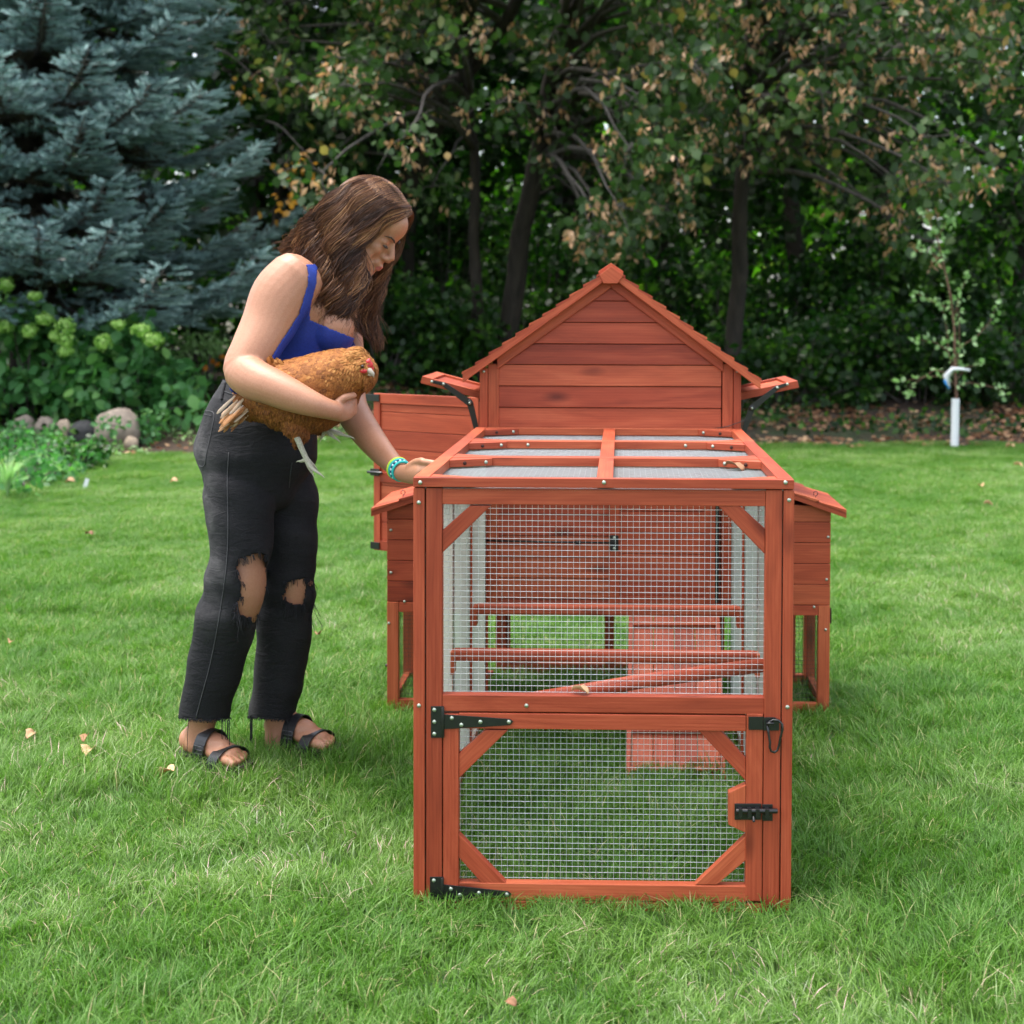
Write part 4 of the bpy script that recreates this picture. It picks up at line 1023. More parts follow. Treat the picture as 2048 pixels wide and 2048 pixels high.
# ---- blue spruce on the left
def blue_spruce():
    bx, by = -6.05, 11.5; g0 = gz(bx, by); t = thing('blue_spruce', 'large blue spruce with layered silvery blue boughs filling the upper left', 'tree', (bx, by, g0))
    H = 9.0
    MB().tube([(bx, by, g0 - .1), (bx, by, g0 + 3), (bx + .05, by, g0 + 6), (bx, by, g0 + H)], [.24, .19, .12, .02], 12).build('trunk', M['bark'], t)
    br = MB(); tips = []; tdir = []; ins = []; idir = []
    rg = random.Random(11); z = 1.25
    while z < 7.0:
        nb = rg.randint(9, 11); ph = rg.random() * 6.28
        R0 = 2.85 * (1 - z / (H + .6)) ** .8 * (1.0 if z > 1.4 else .9)
        for k in range(nb):
            az = ph + 6.283 * k / nb + rg.uniform(-.22, .22); L = R0 * rg.uniform(.82, 1.12)
            z0 = z + rg.uniform(-.14, .14); d = Vector((math.cos(az), math.sin(az), 0)); side = Vector((-d.y, d.x, 0))
            droop = .20 * L if z < 2.5 else .10 * L
            def bp(s): return Vector((bx, by, g0 + z0)) + d * (L * s) + Vector((0, 0, -droop * math.sin(s * 2.4) * 1.1 + .16 * L * s ** 3))
            br.tube([bp(s / 7) for s in range(8)], [.035 - .0042 * s for s in range(8)], 5)
            if d.y > .75: continue          # the far side cannot be seen through the crown
            ns = int(12 + L * 7)
            for j in range(ns):
                s = .14 + .86 * (j / (ns - 1)) ** .85; p0 = bp(s)
                l2 = (.14 + .62 * (1 - s) ** .7 * min(1, L / 2)) * rg.uniform(.7, 1.15)
                for sg in (-1, 1):
                    dd = (side * sg * rg.uniform(.75, 1) + d * rg.uniform(.35, .8) + Vector((0, 0, rg.uniform(-.25, .15)))).normalized()
                    if l2 > .16: br.tube([p0, p0 + dd * l2], [.006, .003], 4, False)
                    nt_ = max(1, int(l2 / .072))
                    for q in range(nt_):
                        a = (q + .6) / nt_; pt = p0 + dd * (l2 * a)
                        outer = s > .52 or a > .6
                        for sg2 in (-1, 1):
                            dir_ = (dd * .8 + side.cross(Vector((0, 0, 1))) * 0 + Vector((rg.gauss(0, .35), rg.gauss(0, .35), rg.uniform(-.05, .45))) + d * .35).normalized()
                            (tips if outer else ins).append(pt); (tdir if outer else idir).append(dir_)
        z += .31
    br.build('branches', M['twig'], t)
    def twig_cards(name, P_, D_, mat, ln, nn, seed, hang=0):
        """each twig is a bottle brush of flat needle tufts; all twigs of the crown share one mesh"""
        rg2 = np.random.default_rng(seed)
        tv, tf = [], []
        for i in range(nn):
            a = 2.399 * i; s = i / nn; r = .030 * (1 - .35 * s); h = .030
            b = np.array([0, s, 0]); o = np.array([math.cos(a) * r / .13, h / .13 * .9, math.sin(a) * r / .13]) * 1.0
            sd_ = np.array([-math.sin(a), 0, math.cos(a)]) * .042
            k = len(tv); tv += [b - sd_, b + sd_, b + o]; tf.append((k, k + 1, k + 2))
        m = len(P_); D = np.array([tuple(v) for v in D_]); D[:, 2] += hang; D /= np.linalg.norm(D, axis=1, keepdims=True)
        z_ = rg2.normal(size=(m, 3)); z_ -= D * np.sum(z_ * D, 1, keepdims=True); z_ /= np.linalg.norm(z_, axis=1, keepdims=True)
        x_ = np.cross(D, z_); sz = rg2.uniform(.75, 1.2, m) * ln
        F = np.stack([x_, D, z_], 2) * sz[:, None, None]
        pos = np.array([tuple(v) for v in P_]); vv = np.clip(rg2.beta(2, 2, m) * .8 + .1, 0, 1)
        return cards(name, tv, tf, pos, F, vv, mat, t)
    twig_cards('needles', tips, tdir, M['spruce'], .135, 26, 5)
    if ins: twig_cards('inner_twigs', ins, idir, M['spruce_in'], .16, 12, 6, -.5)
    print('spruce tips', len(tips), 'inner', len(ins))
blue_spruce()

# ------------------------------------------------------------------ flower bed, rocks, sapling, litter
def on_ground(px, py, Ya=1, Yb=18):
    """the ground point seen at a photo pixel"""
    y = Ya
    while y < Yb:
        v = P(px, py, y)
        if v.z <= gz(v.x, y): return Vector((v.x, y, gz(v.x, y)))
        y += .02
    return Vector((v.x, y, gz(v.x, y)))
def hydrangea(label, px, Y, w_, h_, heads):
    t, cs = shrub(label, px, Y, w_, h_, M['hyd_leaf'], .13, int(20 * w_), 52, 'hydrangea_bush', 'hydrangea', 'hydrangea bushes in the flower bed')
    for a, b in heads:
        c = P(a, b, Y - .60); n = 150; d = rng.normal(size=(n, 3)); d /= np.linalg.norm(d, axis=1, keepdims=True)
        R = random.uniform(.055, .088); lum = np.array([1 + .45 * mnoise.noise(Vector((float(q[0]) * 1.6 + a, float(q[1]) * 1.6, float(q[2]) * 1.6))) for q in d]); pos = np.array(c)[None] + d * np.array([R, R, R * random.uniform(.7, .95)]) * (rng.uniform(.6, 1.15, n) * lum)[:, None]
        y_ = np.cross(d, rng.normal(size=(n, 3))); y_ /= np.linalg.norm(y_, axis=1, keepdims=True); x_ = np.cross(y_, d)
        d = d + rng.normal(0, .45, d.shape); F = np.stack([x_, y_, d], 2) * rng.uniform(.016, .034, (n, 1, 1))
        h = cards('flower_head', [(-.5, -.5, 0), (.5, -.5, .1), (.5, .5, 0), (-.5, .5, .1)], [(0, 1, 2, 3)], pos, F, rng.random(n), M['flower'], t)
hydrangea('hydrangea bush with pale green flower heads at the left edge below the spruce', 60, 10.5, 1.5, 1.15, [(70, 592), (90, 638), (130, 652), (5, 650), (60, 662), (12, 570), (110, 672), (133, 680), (132, 703)])
hydrangea('dark leaved hydrangea bush with few pale heads right beside the elbow side of the woman', 255, 10.4, 1.35, .85, [(237, 650), (282, 660), (206, 684), (306, 680)])
hydrangea('hydrangea with a single pale head set back under the spruce boughs', 165, 12.0, 1.3, 1.2, [(168, 600)])

def rock(label, px, py, w_, h_, mat, sd, group='border rocks of the flower bed', dpt=.8):
    g = on_ground(px, py); sc = (g.y + 2.8) / FPX; rx = w_ * sc / 2; rz = h_ * sc / 2
    mb = MB(); vs = []; fs = []; seg, rings = 24, 16
    for i in range(rings + 1):
        th = math.pi * i / rings
        for j in range(seg):
            a = 2 * math.pi * j / seg; n = Vector((math.sin(th) * math.cos(a), math.sin(th) * math.sin(a), math.cos(th)))
            k = 1 + .16 * mnoise.noise(n * 1.3 + Vector((sd, 0, 0))) + .07 * mnoise.noise(n * 3.1 + Vector((0, sd, 0)))
            vs.append((g.x + n.x * rx * k, g.y + rx * dpt + n.y * rx * dpt * k, g.z + rz * 1.0 + n.z * rz * 1.35 * k))
    for i in range(rings):
        for j in range(seg): fs.append((i * seg + j, (i + 1) * seg + j, (i + 1) * seg + (j + 1) % seg, i * seg + (j + 1) % seg))
    mb.add(vs, fs, (1, 0, 0), None, True); o = mb.build('rock', M[mat], None); origin_to(o, g); tag(o, label, 'rock', group); return o
rock('large round tan boulder at the front of the flower bed', 222, 897, 96, 68, 'stone', 3).name = 'boulder'
rock('small pale rock tucked against the lower right of the big boulder', 258, 899, 30, 22, 'stone_tan', 9)
rock('dark grey rock half hidden left of the big boulder', 158, 890, 62, 40, 'stone_dark', 4)
rock('pale wedge shaped rock left of the dark grey rock', 122, 888, 34, 42, 'stone_tan', 5)
rock('mossy brown rock third to the left of the big boulder', 86, 884, 50, 42, 'stone', 6)
rock('mossy brown rock near the left edge in the border row', 40, 882, 54, 42, 'stone', 7)
rock('small mauve grey rock leftmost of the back three', 27, 822, 34, 26, 'stone', 8)
rock('small rounded tan rock in the middle of the back three', 62, 818, 30, 28, 'stone_tan', 10)
rock('small tan rock lying rightmost of the back three', 88, 811, 28, 18, 'stone_tan', 12)
# weeds and perennials before the rocks
for i, (px, py, w_, h_, lab, mt) in enumerate(((20, 905, .55, .20, 'leafy perennial at the left edge in front of the rocks', 'hyd_leaf'), (70, 925, .45, .19, 'leafy perennial with upright stems in front of the pale wedge rock', 'hyd_leaf'),
        (30, 975, .55, .20, 'broad clump of weeds at the left edge of the lawn', 'hyd_leaf'), (120, 940, .40, .15, 'low weed patch left of the white plant marker', 'hyd_leaf'), (275, 885, .28, .26, 'small leafy plant leaning on the right of the big boulder', 'hyd_leaf'),
        (150, 878, .25, .16, 'small creeping plant before the dark grey rock', 'hyd_leaf'), (160, 935, .30, .16, 'low seedling just left above the white plant marker', 'shrub_leaf'), (355, 800, .9, .35, 'low green plants behind the hip of the woman', 'shrub_leaf'),
        (410, 760, .7, .55, 'marigold plants with orange flowers beside the elbow of the woman', 'sap_leaf'), (300, 800, .8, .38, 'low green plants at the right foot of the hydrangea', 'shrub_leaf'), (150, 815, .7, .12, 'trailing plants between the two rows of rocks', 'hyd_leaf'))):
    g = on_ground(px, py)
    t, cs = shrub(lab, px, g.y, w_, h_, M[mt], .055, int(6 + 12 * w_), 40, 'garden_plant', 'plant', 'low plants around the flower bed', 'big', 0, .13)
    if 'marigold' in lab:
        for a, b in ((424, 722), (436, 729), (412, 737), (445, 715)):
            c = P(a, b, g.y - .25); n = 26; pos = np.array(c)[None] + rng.normal(0, .006, (n, 3))
            cards('flower', SLEAF_V, SLEAF_F, pos, rand_frames(n, rng.uniform(.025, .04, n), 1), rng.random(n), M['orange'], t)
def grass_tuft(label, px, py, h_, n):
    g = on_ground(px, py); vs = []; mb = MB()
    for i in range(n):
        az = random.uniform(0, 6.28); L = h_ * random.uniform(.6, 1.1); d = Vector((math.cos(az), math.sin(az), 0)); w_ = Vector((-d.y, d.x, 0)) * .0045
        q = [g + d * (L * .5 * (k / 6) ** 1.8) + Vector((0, 0, L * (k / 6 - .38 * (k / 6) ** 3))) for k in range(7)]
        v = []
        for k, p in enumerate(q): v += [p - w_ * (1 - k / 6.5), p + w_ * (1 - k / 6.5)]
        mb.add(v, [(2 * k, 2 * k + 1, 2 * k + 3, 2 * k + 2) for k in range(6)], (0, 0, 1), random.random() * .6 + .3)
    o = mb.build('ornamental_grass', M['sap_leaf'], None); origin_to(o, g); tag(o, label, 'grass tuft'); return o
grass_tuft('tuft of long pale arching grass at the left edge of the bed', 15, 1000, .42, 90)
# white plant marker
g = on_ground(168, 980); mb = MB()
Mx = Matrix.Translation(g) @ Matrix.Rotation(R_(18), 4, 'Y'); mb.box(-.013, .013, -.001, .001, -.02, .078, None, None, Mx); mb.prism([(-.013, 0), (.013, 0), (0, -.02)], -.001, .001)
o = mb.build('plant_marker', M['white'], None); 
me = o.data
o.name = 'plant_marker'; tag(o, 'small white plant marker stuck upright at the lawn edge by the bed', 'plant marker')
# drop the helper tip that was built at the origin
bm = bmesh.new(); bm.from_mesh(me); bmesh.ops.delete(bm, geom=[v for v in bm.verts if v.co.y < 2], context='VERTS'); bm.to_mesh(me); bm.free(); origin_to(o, g)

# staked sapling
def sapling():
    Y = 9.82; base = on_ground(1909, 894); Y = base.y
    t = thing('sapling', 'young sapling with white trunk guard and plastic tag on the right lawn edge', 'sapling', base)
    q = lambda pts, dy=0: [P(a, b, Y + dy) for a, b in pts]
    mb = MB(); tr = q([(1913, 800), (1910, 738), (1909, 660), (1901, 590), (1885, 520), (1874, 475), (1850, 427)])
    mb.tube([base + Vector((.01, 0, .02))] + tr, [.014, .013, .011, .010, .009, .007, .006, .003], 8)
    ends = []
    for pts, dy in (([(1912, 775), (1893, 752), (1850, 752), (1800, 762)], -.1), ([(1913, 775), (1940, 765), (1990, 775), (2012, 783)], .05), ([(1911, 715), (1921, 693), (1955, 670), (1977, 645), (1990, 610)], -.05),
                    ([(1903, 620), (1870, 605), (1845, 592), (1832, 585)], .05), ([(1886, 520), (1862, 506), (1840, 495)], 0), ([(1875, 478), (1888, 452), (1896, 440)], 0),
                    ([(1908, 640), (1922, 580), (1938, 556)], .05), ([(1909, 735), (1896, 701), (1874, 685), (1845, 680)], .1), ([(1911, 760), (1918, 690), (1916, 640), (1912, 600)], -.06), ([(1905, 740), (1897, 700), (1895, 660), (1887, 620), (1872, 600)], .04),
                    ([(1912, 760), (1935, 735), (1965, 730)], .1), ([(1906, 750), (1872, 740), (1830, 770), (1825, 795)], .15)):
        v = q(pts); v = [p + Vector((0, dy * k / (len(v) - 1), 0)) for k, p in enumerate(v)]
        mb.tube(v, [.0055 - .004 * k / (len(v) - 1) for k in range(len(v))], 5)
        for k in range(1, len(v)):
            for s in (.5, 1.0): ends.append((v[k - 1].lerp(v[k], s), 8 if k == len(v) - 1 and s == 1 else 2))
    for k in range(2, len(tr)):
        for s in (.15, .4, .65, .9): ends.append((tr[k - 1].lerp(tr[k], s), 3))
    ends.append((tr[-1], 12))
    mb.build('trunk', M['sap_bark'], t)
    pos = np.concatenate([np.array(c)[None] + rng.normal(0, .028, (n, 3)) for c, n in ends]); m = len(pos)
    cards('leaves', LEAF_V, LEAF_F, pos, rand_frames(m, rng.uniform(.04, .068, m), .8, (0, 0, .2)), rng.random(m), M['sap_leaf'], t)
    top = P(1911, 797, Y); b = Vector((base.x, Y, base.z - .02)); vs = []; k = 20; mb = MB()
    mb.tube([b, Vector((top.x, Y, top.z))], [.036, .036], k, False); mb.tube([Vector((top.x, Y, top.z)), b + Vector((0, 0, .01))], [.033, .033], k, False)
    mb.build('trunk_guard', M['white'], t)
    a = P(1905, 738, Y - .04); c = P(1940, 741, Y - .05); mb = MB()
    mb.tube([c, P(1920, 738, Y - .05), a, P(1892, 752, Y - .05), P(1897, 775, Y - .05)], [.013, .016, .022, .030, .018], 4, True)
    tg = mb.build('tag', M['white'], t)
    mb = MB(); mb.tube([P(1889, 760, Y - .06), P(1898, 778, Y - .06)], [.016, .012], 4); mb.build('print', M['blue_ink'], tg)
sapling()

# litter on the soil and ground cover
def scatter_ground(name, n, fx, size, mat, label, up=4.0, lift=.012, cat='litter', sel=None, flat=True, hgt=0):
    pts = []
    while len(pts) < n:
        x, y = fx()
        pts.append((x, y, gz(x, y) + lift + random.random() * hgt))
    pos = np.array(pts); m = n
    F = rand_frames(m, rng.uniform(.6, 1.25, m) * size, up, None); 
    if flat:
        F[:, 2, 1] *= .25; 
    o = cards(name, LEAF_V, LEAF_F, pos, F, rng.random(m), mat, None); tag(o, label, cat, None, 'stuff'); return o
def f_lit():
    while True:
        x = random.uniform(-3.6, 5.2); y = random.uniform(9.3, 13.2)
        lim = 9.9 - (1.6 * min(1, max(0, (-2.4 - x) / 2.2))) + .5 * mnoise.noise(Vector((x * 1.3, 3, 0)))
        dn = mnoise.noise(Vector((x * 1.1, y * 1.6, 7)))
        if y > lim - .05 and random.random() < .45 + dn: return x, y
scatter_ground('leaf_litter', 4600, f_lit, .085, M['dead_leaf'], 'brown fallen leaves covering the soil under the trees')
def f_lit2(): return random.uniform(-6.5, -3.0), random.uniform(8.6, 11.5)
scatter_ground('bed_litter', 260, f_lit2, .06, M['dead_leaf'], 'dry leaves scattered through the flower bed')
def f_gc():
    while True:
        x = random.uniform(-8, 7); y = random.uniform(10.6, 16)
        if x < -2.6: y -= 1.2
        if random.random() < .35 + mnoise.noise(Vector((x * .8, y * .8, 2))) * 1.2 + (y - 11) * .12: return x, y
scatter_ground('ground_cover', 9000, f_gc, .07, M['shrub_leaf'], 'low green ground cover on the woodland floor', .8, .02, 'ground cover', flat=False, hgt=.16)
def f_gc2():
    while True:
        x = random.uniform(-6.6, -2.2); y = random.uniform(8.2, 11.0)
        lim = 9.9 - (1.6 * min(1, max(0, (-2.4 - x) / 2.2)))
        if y > lim - .1 and random.random() < .7 and mnoise.noise(Vector((x * 1.6, y * 1.6, 12))) > -.12: return x, y
scatter_ground('bed_ground_cover', 2600, f_gc2, .03, M['sap_leaf'], 'fine green creeping cover between the border rocks', 1.2, .01, 'ground cover', flat=False, hgt=.05)

# single fallen leaves
def dry_leaf(label, pos, size, tone, rot=None, curl=.3):
    n = 7; vs = []; fs = []
    for i in range(n + 1):
        s = i / n; w_ = .38 * math.sin(math.pi * min(1, s * .93 + .04)) ** .8 * (1 + .12 * math.sin(s * 17))
        for j in (-1, -.5, 0, .5, 1): vs.append((j * w_, s - .5, curl * (abs(j) ** 1.5) * w_ * 1.6 + .12 * math.sin(s * 3 + j)))
    for i in range(n):
        for j in range(4): a = i * 5 + j; fs.append((a, a + 1, a + 6, a + 5))
    me = bpy.data.meshes.new('fallen_leaf'); me.from_pydata([tuple(Vector(v) * size) for v in vs], [], fs)
    me.attributes.new('rnd', 'FLOAT', 'POINT').data.foreach_set('value', [tone] * len(vs))
    o = make_obj('fallen_leaf', me, M['dead_leaf'], None, True); o.location = pos
    o.rotation_euler = rot or (random.uniform(-.4, .4), random.uniform(-.4, .4), random.uniform(0, 6.28))
    so = o.modifiers.new('thick', 'SOLIDIFY'); so.thickness = .0006
    tag(o, label, 'leaf', 'dry leaves lying about'); return o
LV = ((62, 1494, .055, .9, 'tan leaf on the grass at the left edge, left of the feet of the woman'), (172, 1499, .045, .6, 'brown curled leaf on the grass between the left edge and the near foot'),
      (178, 1526, .07, .95, 'long pale leaf on the grass just below the curled brown leaf'), (335, 1569, .065, 1.0, 'cream coloured leaf on the grass below the near heel of the woman'),
      (636, 1285, .045, .35, 'rust brown leaf on the grass right of the far knee of the woman'), (178, 1080, .05, .1, 'dark brown leaf standing in the far left lawn'),
      (140, 972, .07, .8, 'orange tan leaf left of the white plant marker'), (348, 971, .06, .9, 'small tan leaf on the lawn behind the woman'), (1540, 892, .09, .95, 'pale leaf on the far lawn nearest the right nest flap'),
      (1612, 889, .09, .9, 'upright tan leaf on the far lawn right of the run lid'), (2020, 900, .09, .95, 'pale leaf on the far lawn right of the trunk guard'), (2036, 938, .07, .9, 'tan leaf at the right edge of the far lawn'),
      (1962, 981, .06, .8, 'orange brown leaf on the right lawn below the sapling'), (1976, 1018, .06, .85, 'small tan leaf on the right lawn, lowest of the leaves below the sapling'), (1022, 2046, .03, .3, 'rust coloured leaf tip poking up at the bottom edge of the lawn'),
      (20, 1300, .04, .7, 'small brown leaf deep in the grass at the left edge'))
for px, py, sz, tone, lab in LV:
    g = on_ground(px, py, -2); dry_leaf(lab, g + Vector((0, 0, .026 if g.y < 4 else .028)), sz * (.72 if g.y < 4 else .9), tone, None, .55)
v = P(1160, 1390, .012); dry_leaf('curled golden leaf lying on the middle rail of the run', Vector((v.x, .012, mid[3] + .006)), .036, .9, (.1, .2, 1.4), .5)
v = P(1470, 941, .36); dry_leaf('brown leaf caught in the front right corner of the run lid', Vector((P(1470, 945, .33).x, .345, LZ0 + .006)), .045, .5, (.3, .1, 1.2), .3)
v = P(874, 1745, .06); dry_leaf('crumpled yellow leaf on the grass inside the lower left corner of the run door', v, .05, .95, (.5, .2, .9), .6)

# ------------------------------------------------------------------ the woman
def skin_mat():
    m, nt, b = node_mat('skin')
    n = noise_n(nt, objco(nt), 7, 7, .68, .6); n2 = noise_n(nt, objco(nt), 260, 4, .7)
    c = ramp(nt, n, [(.3, (.325, .140, .076)), (.7, (.42, .20, .115))])
    c = mixc(nt, .25, c, ramp(nt, n2, [(.3, (.29, .12, .07)), (.7, (.54, .29, .19))]))
    nt.links.new(c, b.inputs['Base Color']); b.inputs['Roughness'].default_value = .48
    b.inputs['Subsurface Weight'].default_value = .12; b.inputs['Subsurface Radius'].default_value = (1, .35, .2); b.inputs['Subsurface Scale'].default_value = .012
    bump(nt, b, n2, .3, .0012); return m
M['skin'] = skin_mat(); M['lips'] = simple('lips', (.42, .12, .10), .4, 0, .5, .1)
M['brow'] = simple('eyebrow_hair', (.035, .02, .013), .8); M['lash'] = simple('eyelash', (.012, .008, .007), .6); M['eye'] = simple('eyeball', (.16, .12, .10), .15)
M['blue'] = simple('blue_jersey', (.014, .036, .25), .62, 0, .35, .18, 220, .15)
def denim_mat():
    m, nt, b = node_mat('black_denim')
    o = objco(nt); n = noise_n(nt, mapping(nt, o, (4, 4, 3)), 1.0, 4, .6); f = noise_n(nt, mapping(nt, o, (700, 700, 260)), 1.0, 2); n3 = noise_n(nt, o, 24, 4)
    c = ramp(nt, n, [(.35, (.007, .007, .009)), (.6, (.014, .0135, .016)), (.8, (.034, .032, .035))])
    c = mixc(nt, .35, c, ramp(nt, f, [(.35, (.004, .004, .005)), (.7, (.038, .038, .043))]))
    # worn, lighter seat and thighs
    wa = nt.nodes.new('ShaderNodeAttribute'); wa.attribute_name = 'wear'
    c = mixc(nt, wa.outputs['Fac'], c, ramp(nt, n3, [(.3, (.035, .034, .036)), (.7, (.095, .09, .092))]))
    nt.links.new(c, b.inputs['Base Color']); b.inputs['Roughness'].default_value = .88; b.inputs['Specular IOR Level'].default_value = .25
    cr = noise_n(nt, mapping(nt, o, (16, 16, 46)), 1.0, 5, .6, 1.4)
    bp = nt.nodes.new('ShaderNodeBump'); bp.inputs['Strength'].default_value = .55; bp.inputs['Distance'].default_value = .007; nt.links.new(cr, bp.inputs['Height'])
    b2 = nt.nodes.new('ShaderNodeBump'); b2.inputs['Strength'].default_value = .35; b2.inputs['Distance'].default_value = .0008; nt.links.new(f, b2.inputs['Height']); nt.links.new(bp.outputs[0], b2.inputs['Normal'])
    nt.links.new(b2.outputs[0], b.inputs['Normal']); return m
M['denim'] = denim_mat(); M['thread'] = simple('black_thread', (.010, .010, .014), .9); M['stitch'] = simple('grey_seam_thread', (.05, .05, .055), .8)
M['strap'] = simple('black_leather', (.012, .012, .014), .38, 0, .5, .2, 120, .2); M['sole'] = simple('dark_cork_sole', (.035, .025, .02), .85)
M['steel'] = simple('buckle_metal', (.10, .10, .11), .35, .8)
def hair_mat():
    m, nt, b = node_mat('brown_hair')
    c = ramp(nt, attr(nt), [(0, (.026, .010, .006)), (.35, (.085, .033, .016)), (.62, (.20, .085, .038)), (1, (.50, .26, .12))])
    nt.links.new(c, b.inputs['Base Color']); b.inputs['Roughness'].default_value = .42; b.inputs['Specular IOR Level'].default_value = .35
    return m
M['hair'] = hair_mat(); M['scalp'] = simple('scalp_hair', (.035, .018, .012), .7)

def catmull(rows, sub=5):
    r = [rows[0]] + list(rows) + [rows[-1]]; out = []
    for i in range(1, len(r) - 2):
        p0, p1, p2, p3 = (np.array(q, float) for q in (r[i - 1], r[i], r[i + 1], r[i + 2]))
        for k in range(sub):
            t = k / sub; out.append(.5 * ((2 * p1) + (-p0 + p2) * t + (2 * p0 - 5 * p1 + 4 * p2 - p3) * t * t + (-p0 + 3 * p1 - 3 * p2 + p3) * t ** 3))
    out.append(np.array(rows[-1], float)); return out
def loft(mb, rows, k=24, sub=5, round_=True):
    """rows: (px, py, Y, half width in px, half depth in m); cross sections are ellipses"""
    R3 = []
    for px, py, Y, hw, ry in rows:
        v = P(px, py, Y); R3.append((v.x, v.y, v.z, hw * (Y + 2.8) / FPX, ry))
    rr = catmull(R3, sub); n = len(rr); vs = []
    if round_:   # rounded ends
        def endrows(a, b):
            d = (a[:3] - b[:3]); d /= np.linalg.norm(d); r = min(a[3], a[4]) ; o = []
            for t in (.35, .65, .88): o.append(np.array([*(a[:3] + d * r * math.sin(t * 1.5708) * .8), a[3] * math.cos(t * 1.5708), a[4] * math.cos(t * 1.5708)]))
            return o
        rr = endrows(rr[0], rr[1])[::-1] + rr + endrows(rr[-1], rr[-2]); n = len(rr)
    for i in range(n):
        t = Vector(rr[min(i + 1, n - 1)][:3] - rr[max(i - 1, 0)][:3]).normalized()
        a = t.cross(Vector((0, 1, 0)))
        a = a.normalized() if a.length > 1e-4 else Vector((1, 0, 0)); b = t.cross(a).normalized()
        for j in range(k):
            an = 2 * math.pi * j / k; vs.append(Vector(rr[i][:3]) + a * (rr[i][3] * math.cos(an)) + b * (rr[i][4] * math.sin(an)))
    fs = [(i * k + j, i * k + (j + 1) % k, (i + 1) * k + (j + 1) % k, (i + 1) * k + j) for i in range(n - 1) for j in range(k)]
    fs += [tuple(range(k - 1, -1, -1)), tuple(range((n - 1) * k, n * k))]
    mb.add(vs, fs, (0, 0, 1), None, True)
def remesh(mb, voxel, smooth=2, name='tmp'):
    me = bpy.data.meshes.new(name); me.from_pydata([tuple(v) for v in mb.v], [], mb.f); me.update()
    bm = bmesh.new(); bm.from_mesh(me); bmesh.ops.recalc_face_normals(bm, faces=bm.faces); bm.to_mesh(me); bm.free()
    o = bpy.data.objects.new(name, me); C.objects.link(o)
    m = o.modifiers.new('r', 'REMESH'); m.mode = 'VOXEL'; m.voxel_size = voxel; m.use_smooth_shade = True
    if smooth: s = o.modifiers.new('s', 'SMOOTH'); s.iterations = smooth; s.factor = .5
    bpy.context.view_layer.update(); dg = bpy.context.evaluated_depsgraph_get(); dg.update()
    out = bpy.data.meshes.new_from_object(o.evaluated_get(dg)); bpy.data.objects.remove(o); return out
def mesh_co(me): a = np.empty(len(me.vertices) * 3, np.float32); me.vertices.foreach_get('co', a); return a.reshape(-1, 3)
def mesh_no(me): a = np.empty(len(me.vertices) * 3, np.float32); me.vertices.foreach_get('normal', a); return a.reshape(-1, 3)
def keep_faces(me, keepv):
    bm = bmesh.new(); bm.from_mesh(me); bm.verts.ensure_lookup_table()
    bmesh.ops.delete(bm, geom=[v for v in bm.verts if not keepv[v.index]], context='VERTS'); bm.to_mesh(me); bm.free(); return me
def inpoly(p, poly):
    x, y = p[:, 0], p[:, 1]; c = np.zeros(len(p), bool); n = len(poly)
    for i in range(n):
        x1, y1 = poly[i]; x2, y2 = poly[(i + 1) % n]
        if y1 == y2: continue
        k = ((y1 > y) != (y2 > y)) & (x < (x2 - x1) * (y - y1) / (y2 - y1) + x1); c ^= k
    return c

YC = .90
woman = thing('person', 'woman in blue tank top and ripped black jeans carrying a hen and bending', 'person', P(470, 1540, YC))
woman.location.z = 0
HC = P(741, 441, YC)                                   # centre of the skull
hf = Vector((.815, -.12, -.58)).normalized(); hu = Vector((.575, -.02, .815)); hu = (hu - hf * hu.dot(hf)).normalized(); hs = hu.cross(hf).normalized()
if hs.y > 0: hs = -hs                                  # side of the head that faces the viewer
RH = Matrix((hf, hs, hu)).transposed()
def H(f, s, u): return HC + RH @ Vector((f, s, u))
b = MB()
def el(f, s, u, a, c, d, rot=None): b.ell(H(f, s, u), (a, c, d), 20, 14, RH if rot is None else RH @ rot)
# head
el(-.008, 0, .012, .097, .076, .088); el(.030, 0, -.035, .058, .062, .078); el(.030, 0, -.078, .050, .050, .040); el(.052, 0, -.098, .034, .036, .026)
el(.073, 0, -.112, .017, .020, .017); el(.060, 0, .022, .036, .052, .045)
el(.078, 0, -.004, .012, .040, .010)
b.tube([H(.080, 0, -.008), H(.090, 0, -.026), H(.101, 0, -.043), H(.108, 0, -.054)], [.008, .0085, .0095, .0095], 12)
el(.097, .0, -.060, .013, .010, .007)
for s in (-1, 1):
    el(.092, s * .012, -.058, .010, .0065, .0075); el(.054, s * .033, -.048, .028, .023, .024); el(.070, s * .030, -.022, .014, .016, .011)
    el(.045, s * .045, -.075, .028, .014, .028); el(.066, s * .016, -.090, .014, .016, .014)
el(.080, 0, -.080, .016, .022, .016); el(.0945, 0, -.0825, .0070, .014, .0042); el(.0915, 0, -.0925, .0075, .0125, .0052); el(.080, 0, -.102, .010, .020, .008)
# neck, torso
loft(b, [(700, 490, YC, 42, .052), (672, 512, YC, 42, .052), (645, 535, YC, 52, .066)])
loft(b, [(672, 520, YC, 40, .05), (640, 562, YC, 78, .135), (622, 610, YC, 92, .165), (612, 660, YC, 92, .152), (590, 710, YC, 84, .140), (560, 760, YC, 84, .135), (530, 830, YC, 84, .135), (514, 900, YC, 88, .140), (508, 950, YC, 80, .13)])
for s in (-1, 1): b.ell(P(662, 655, YC + s * .075), (.062, .070, .068), 16, 12)
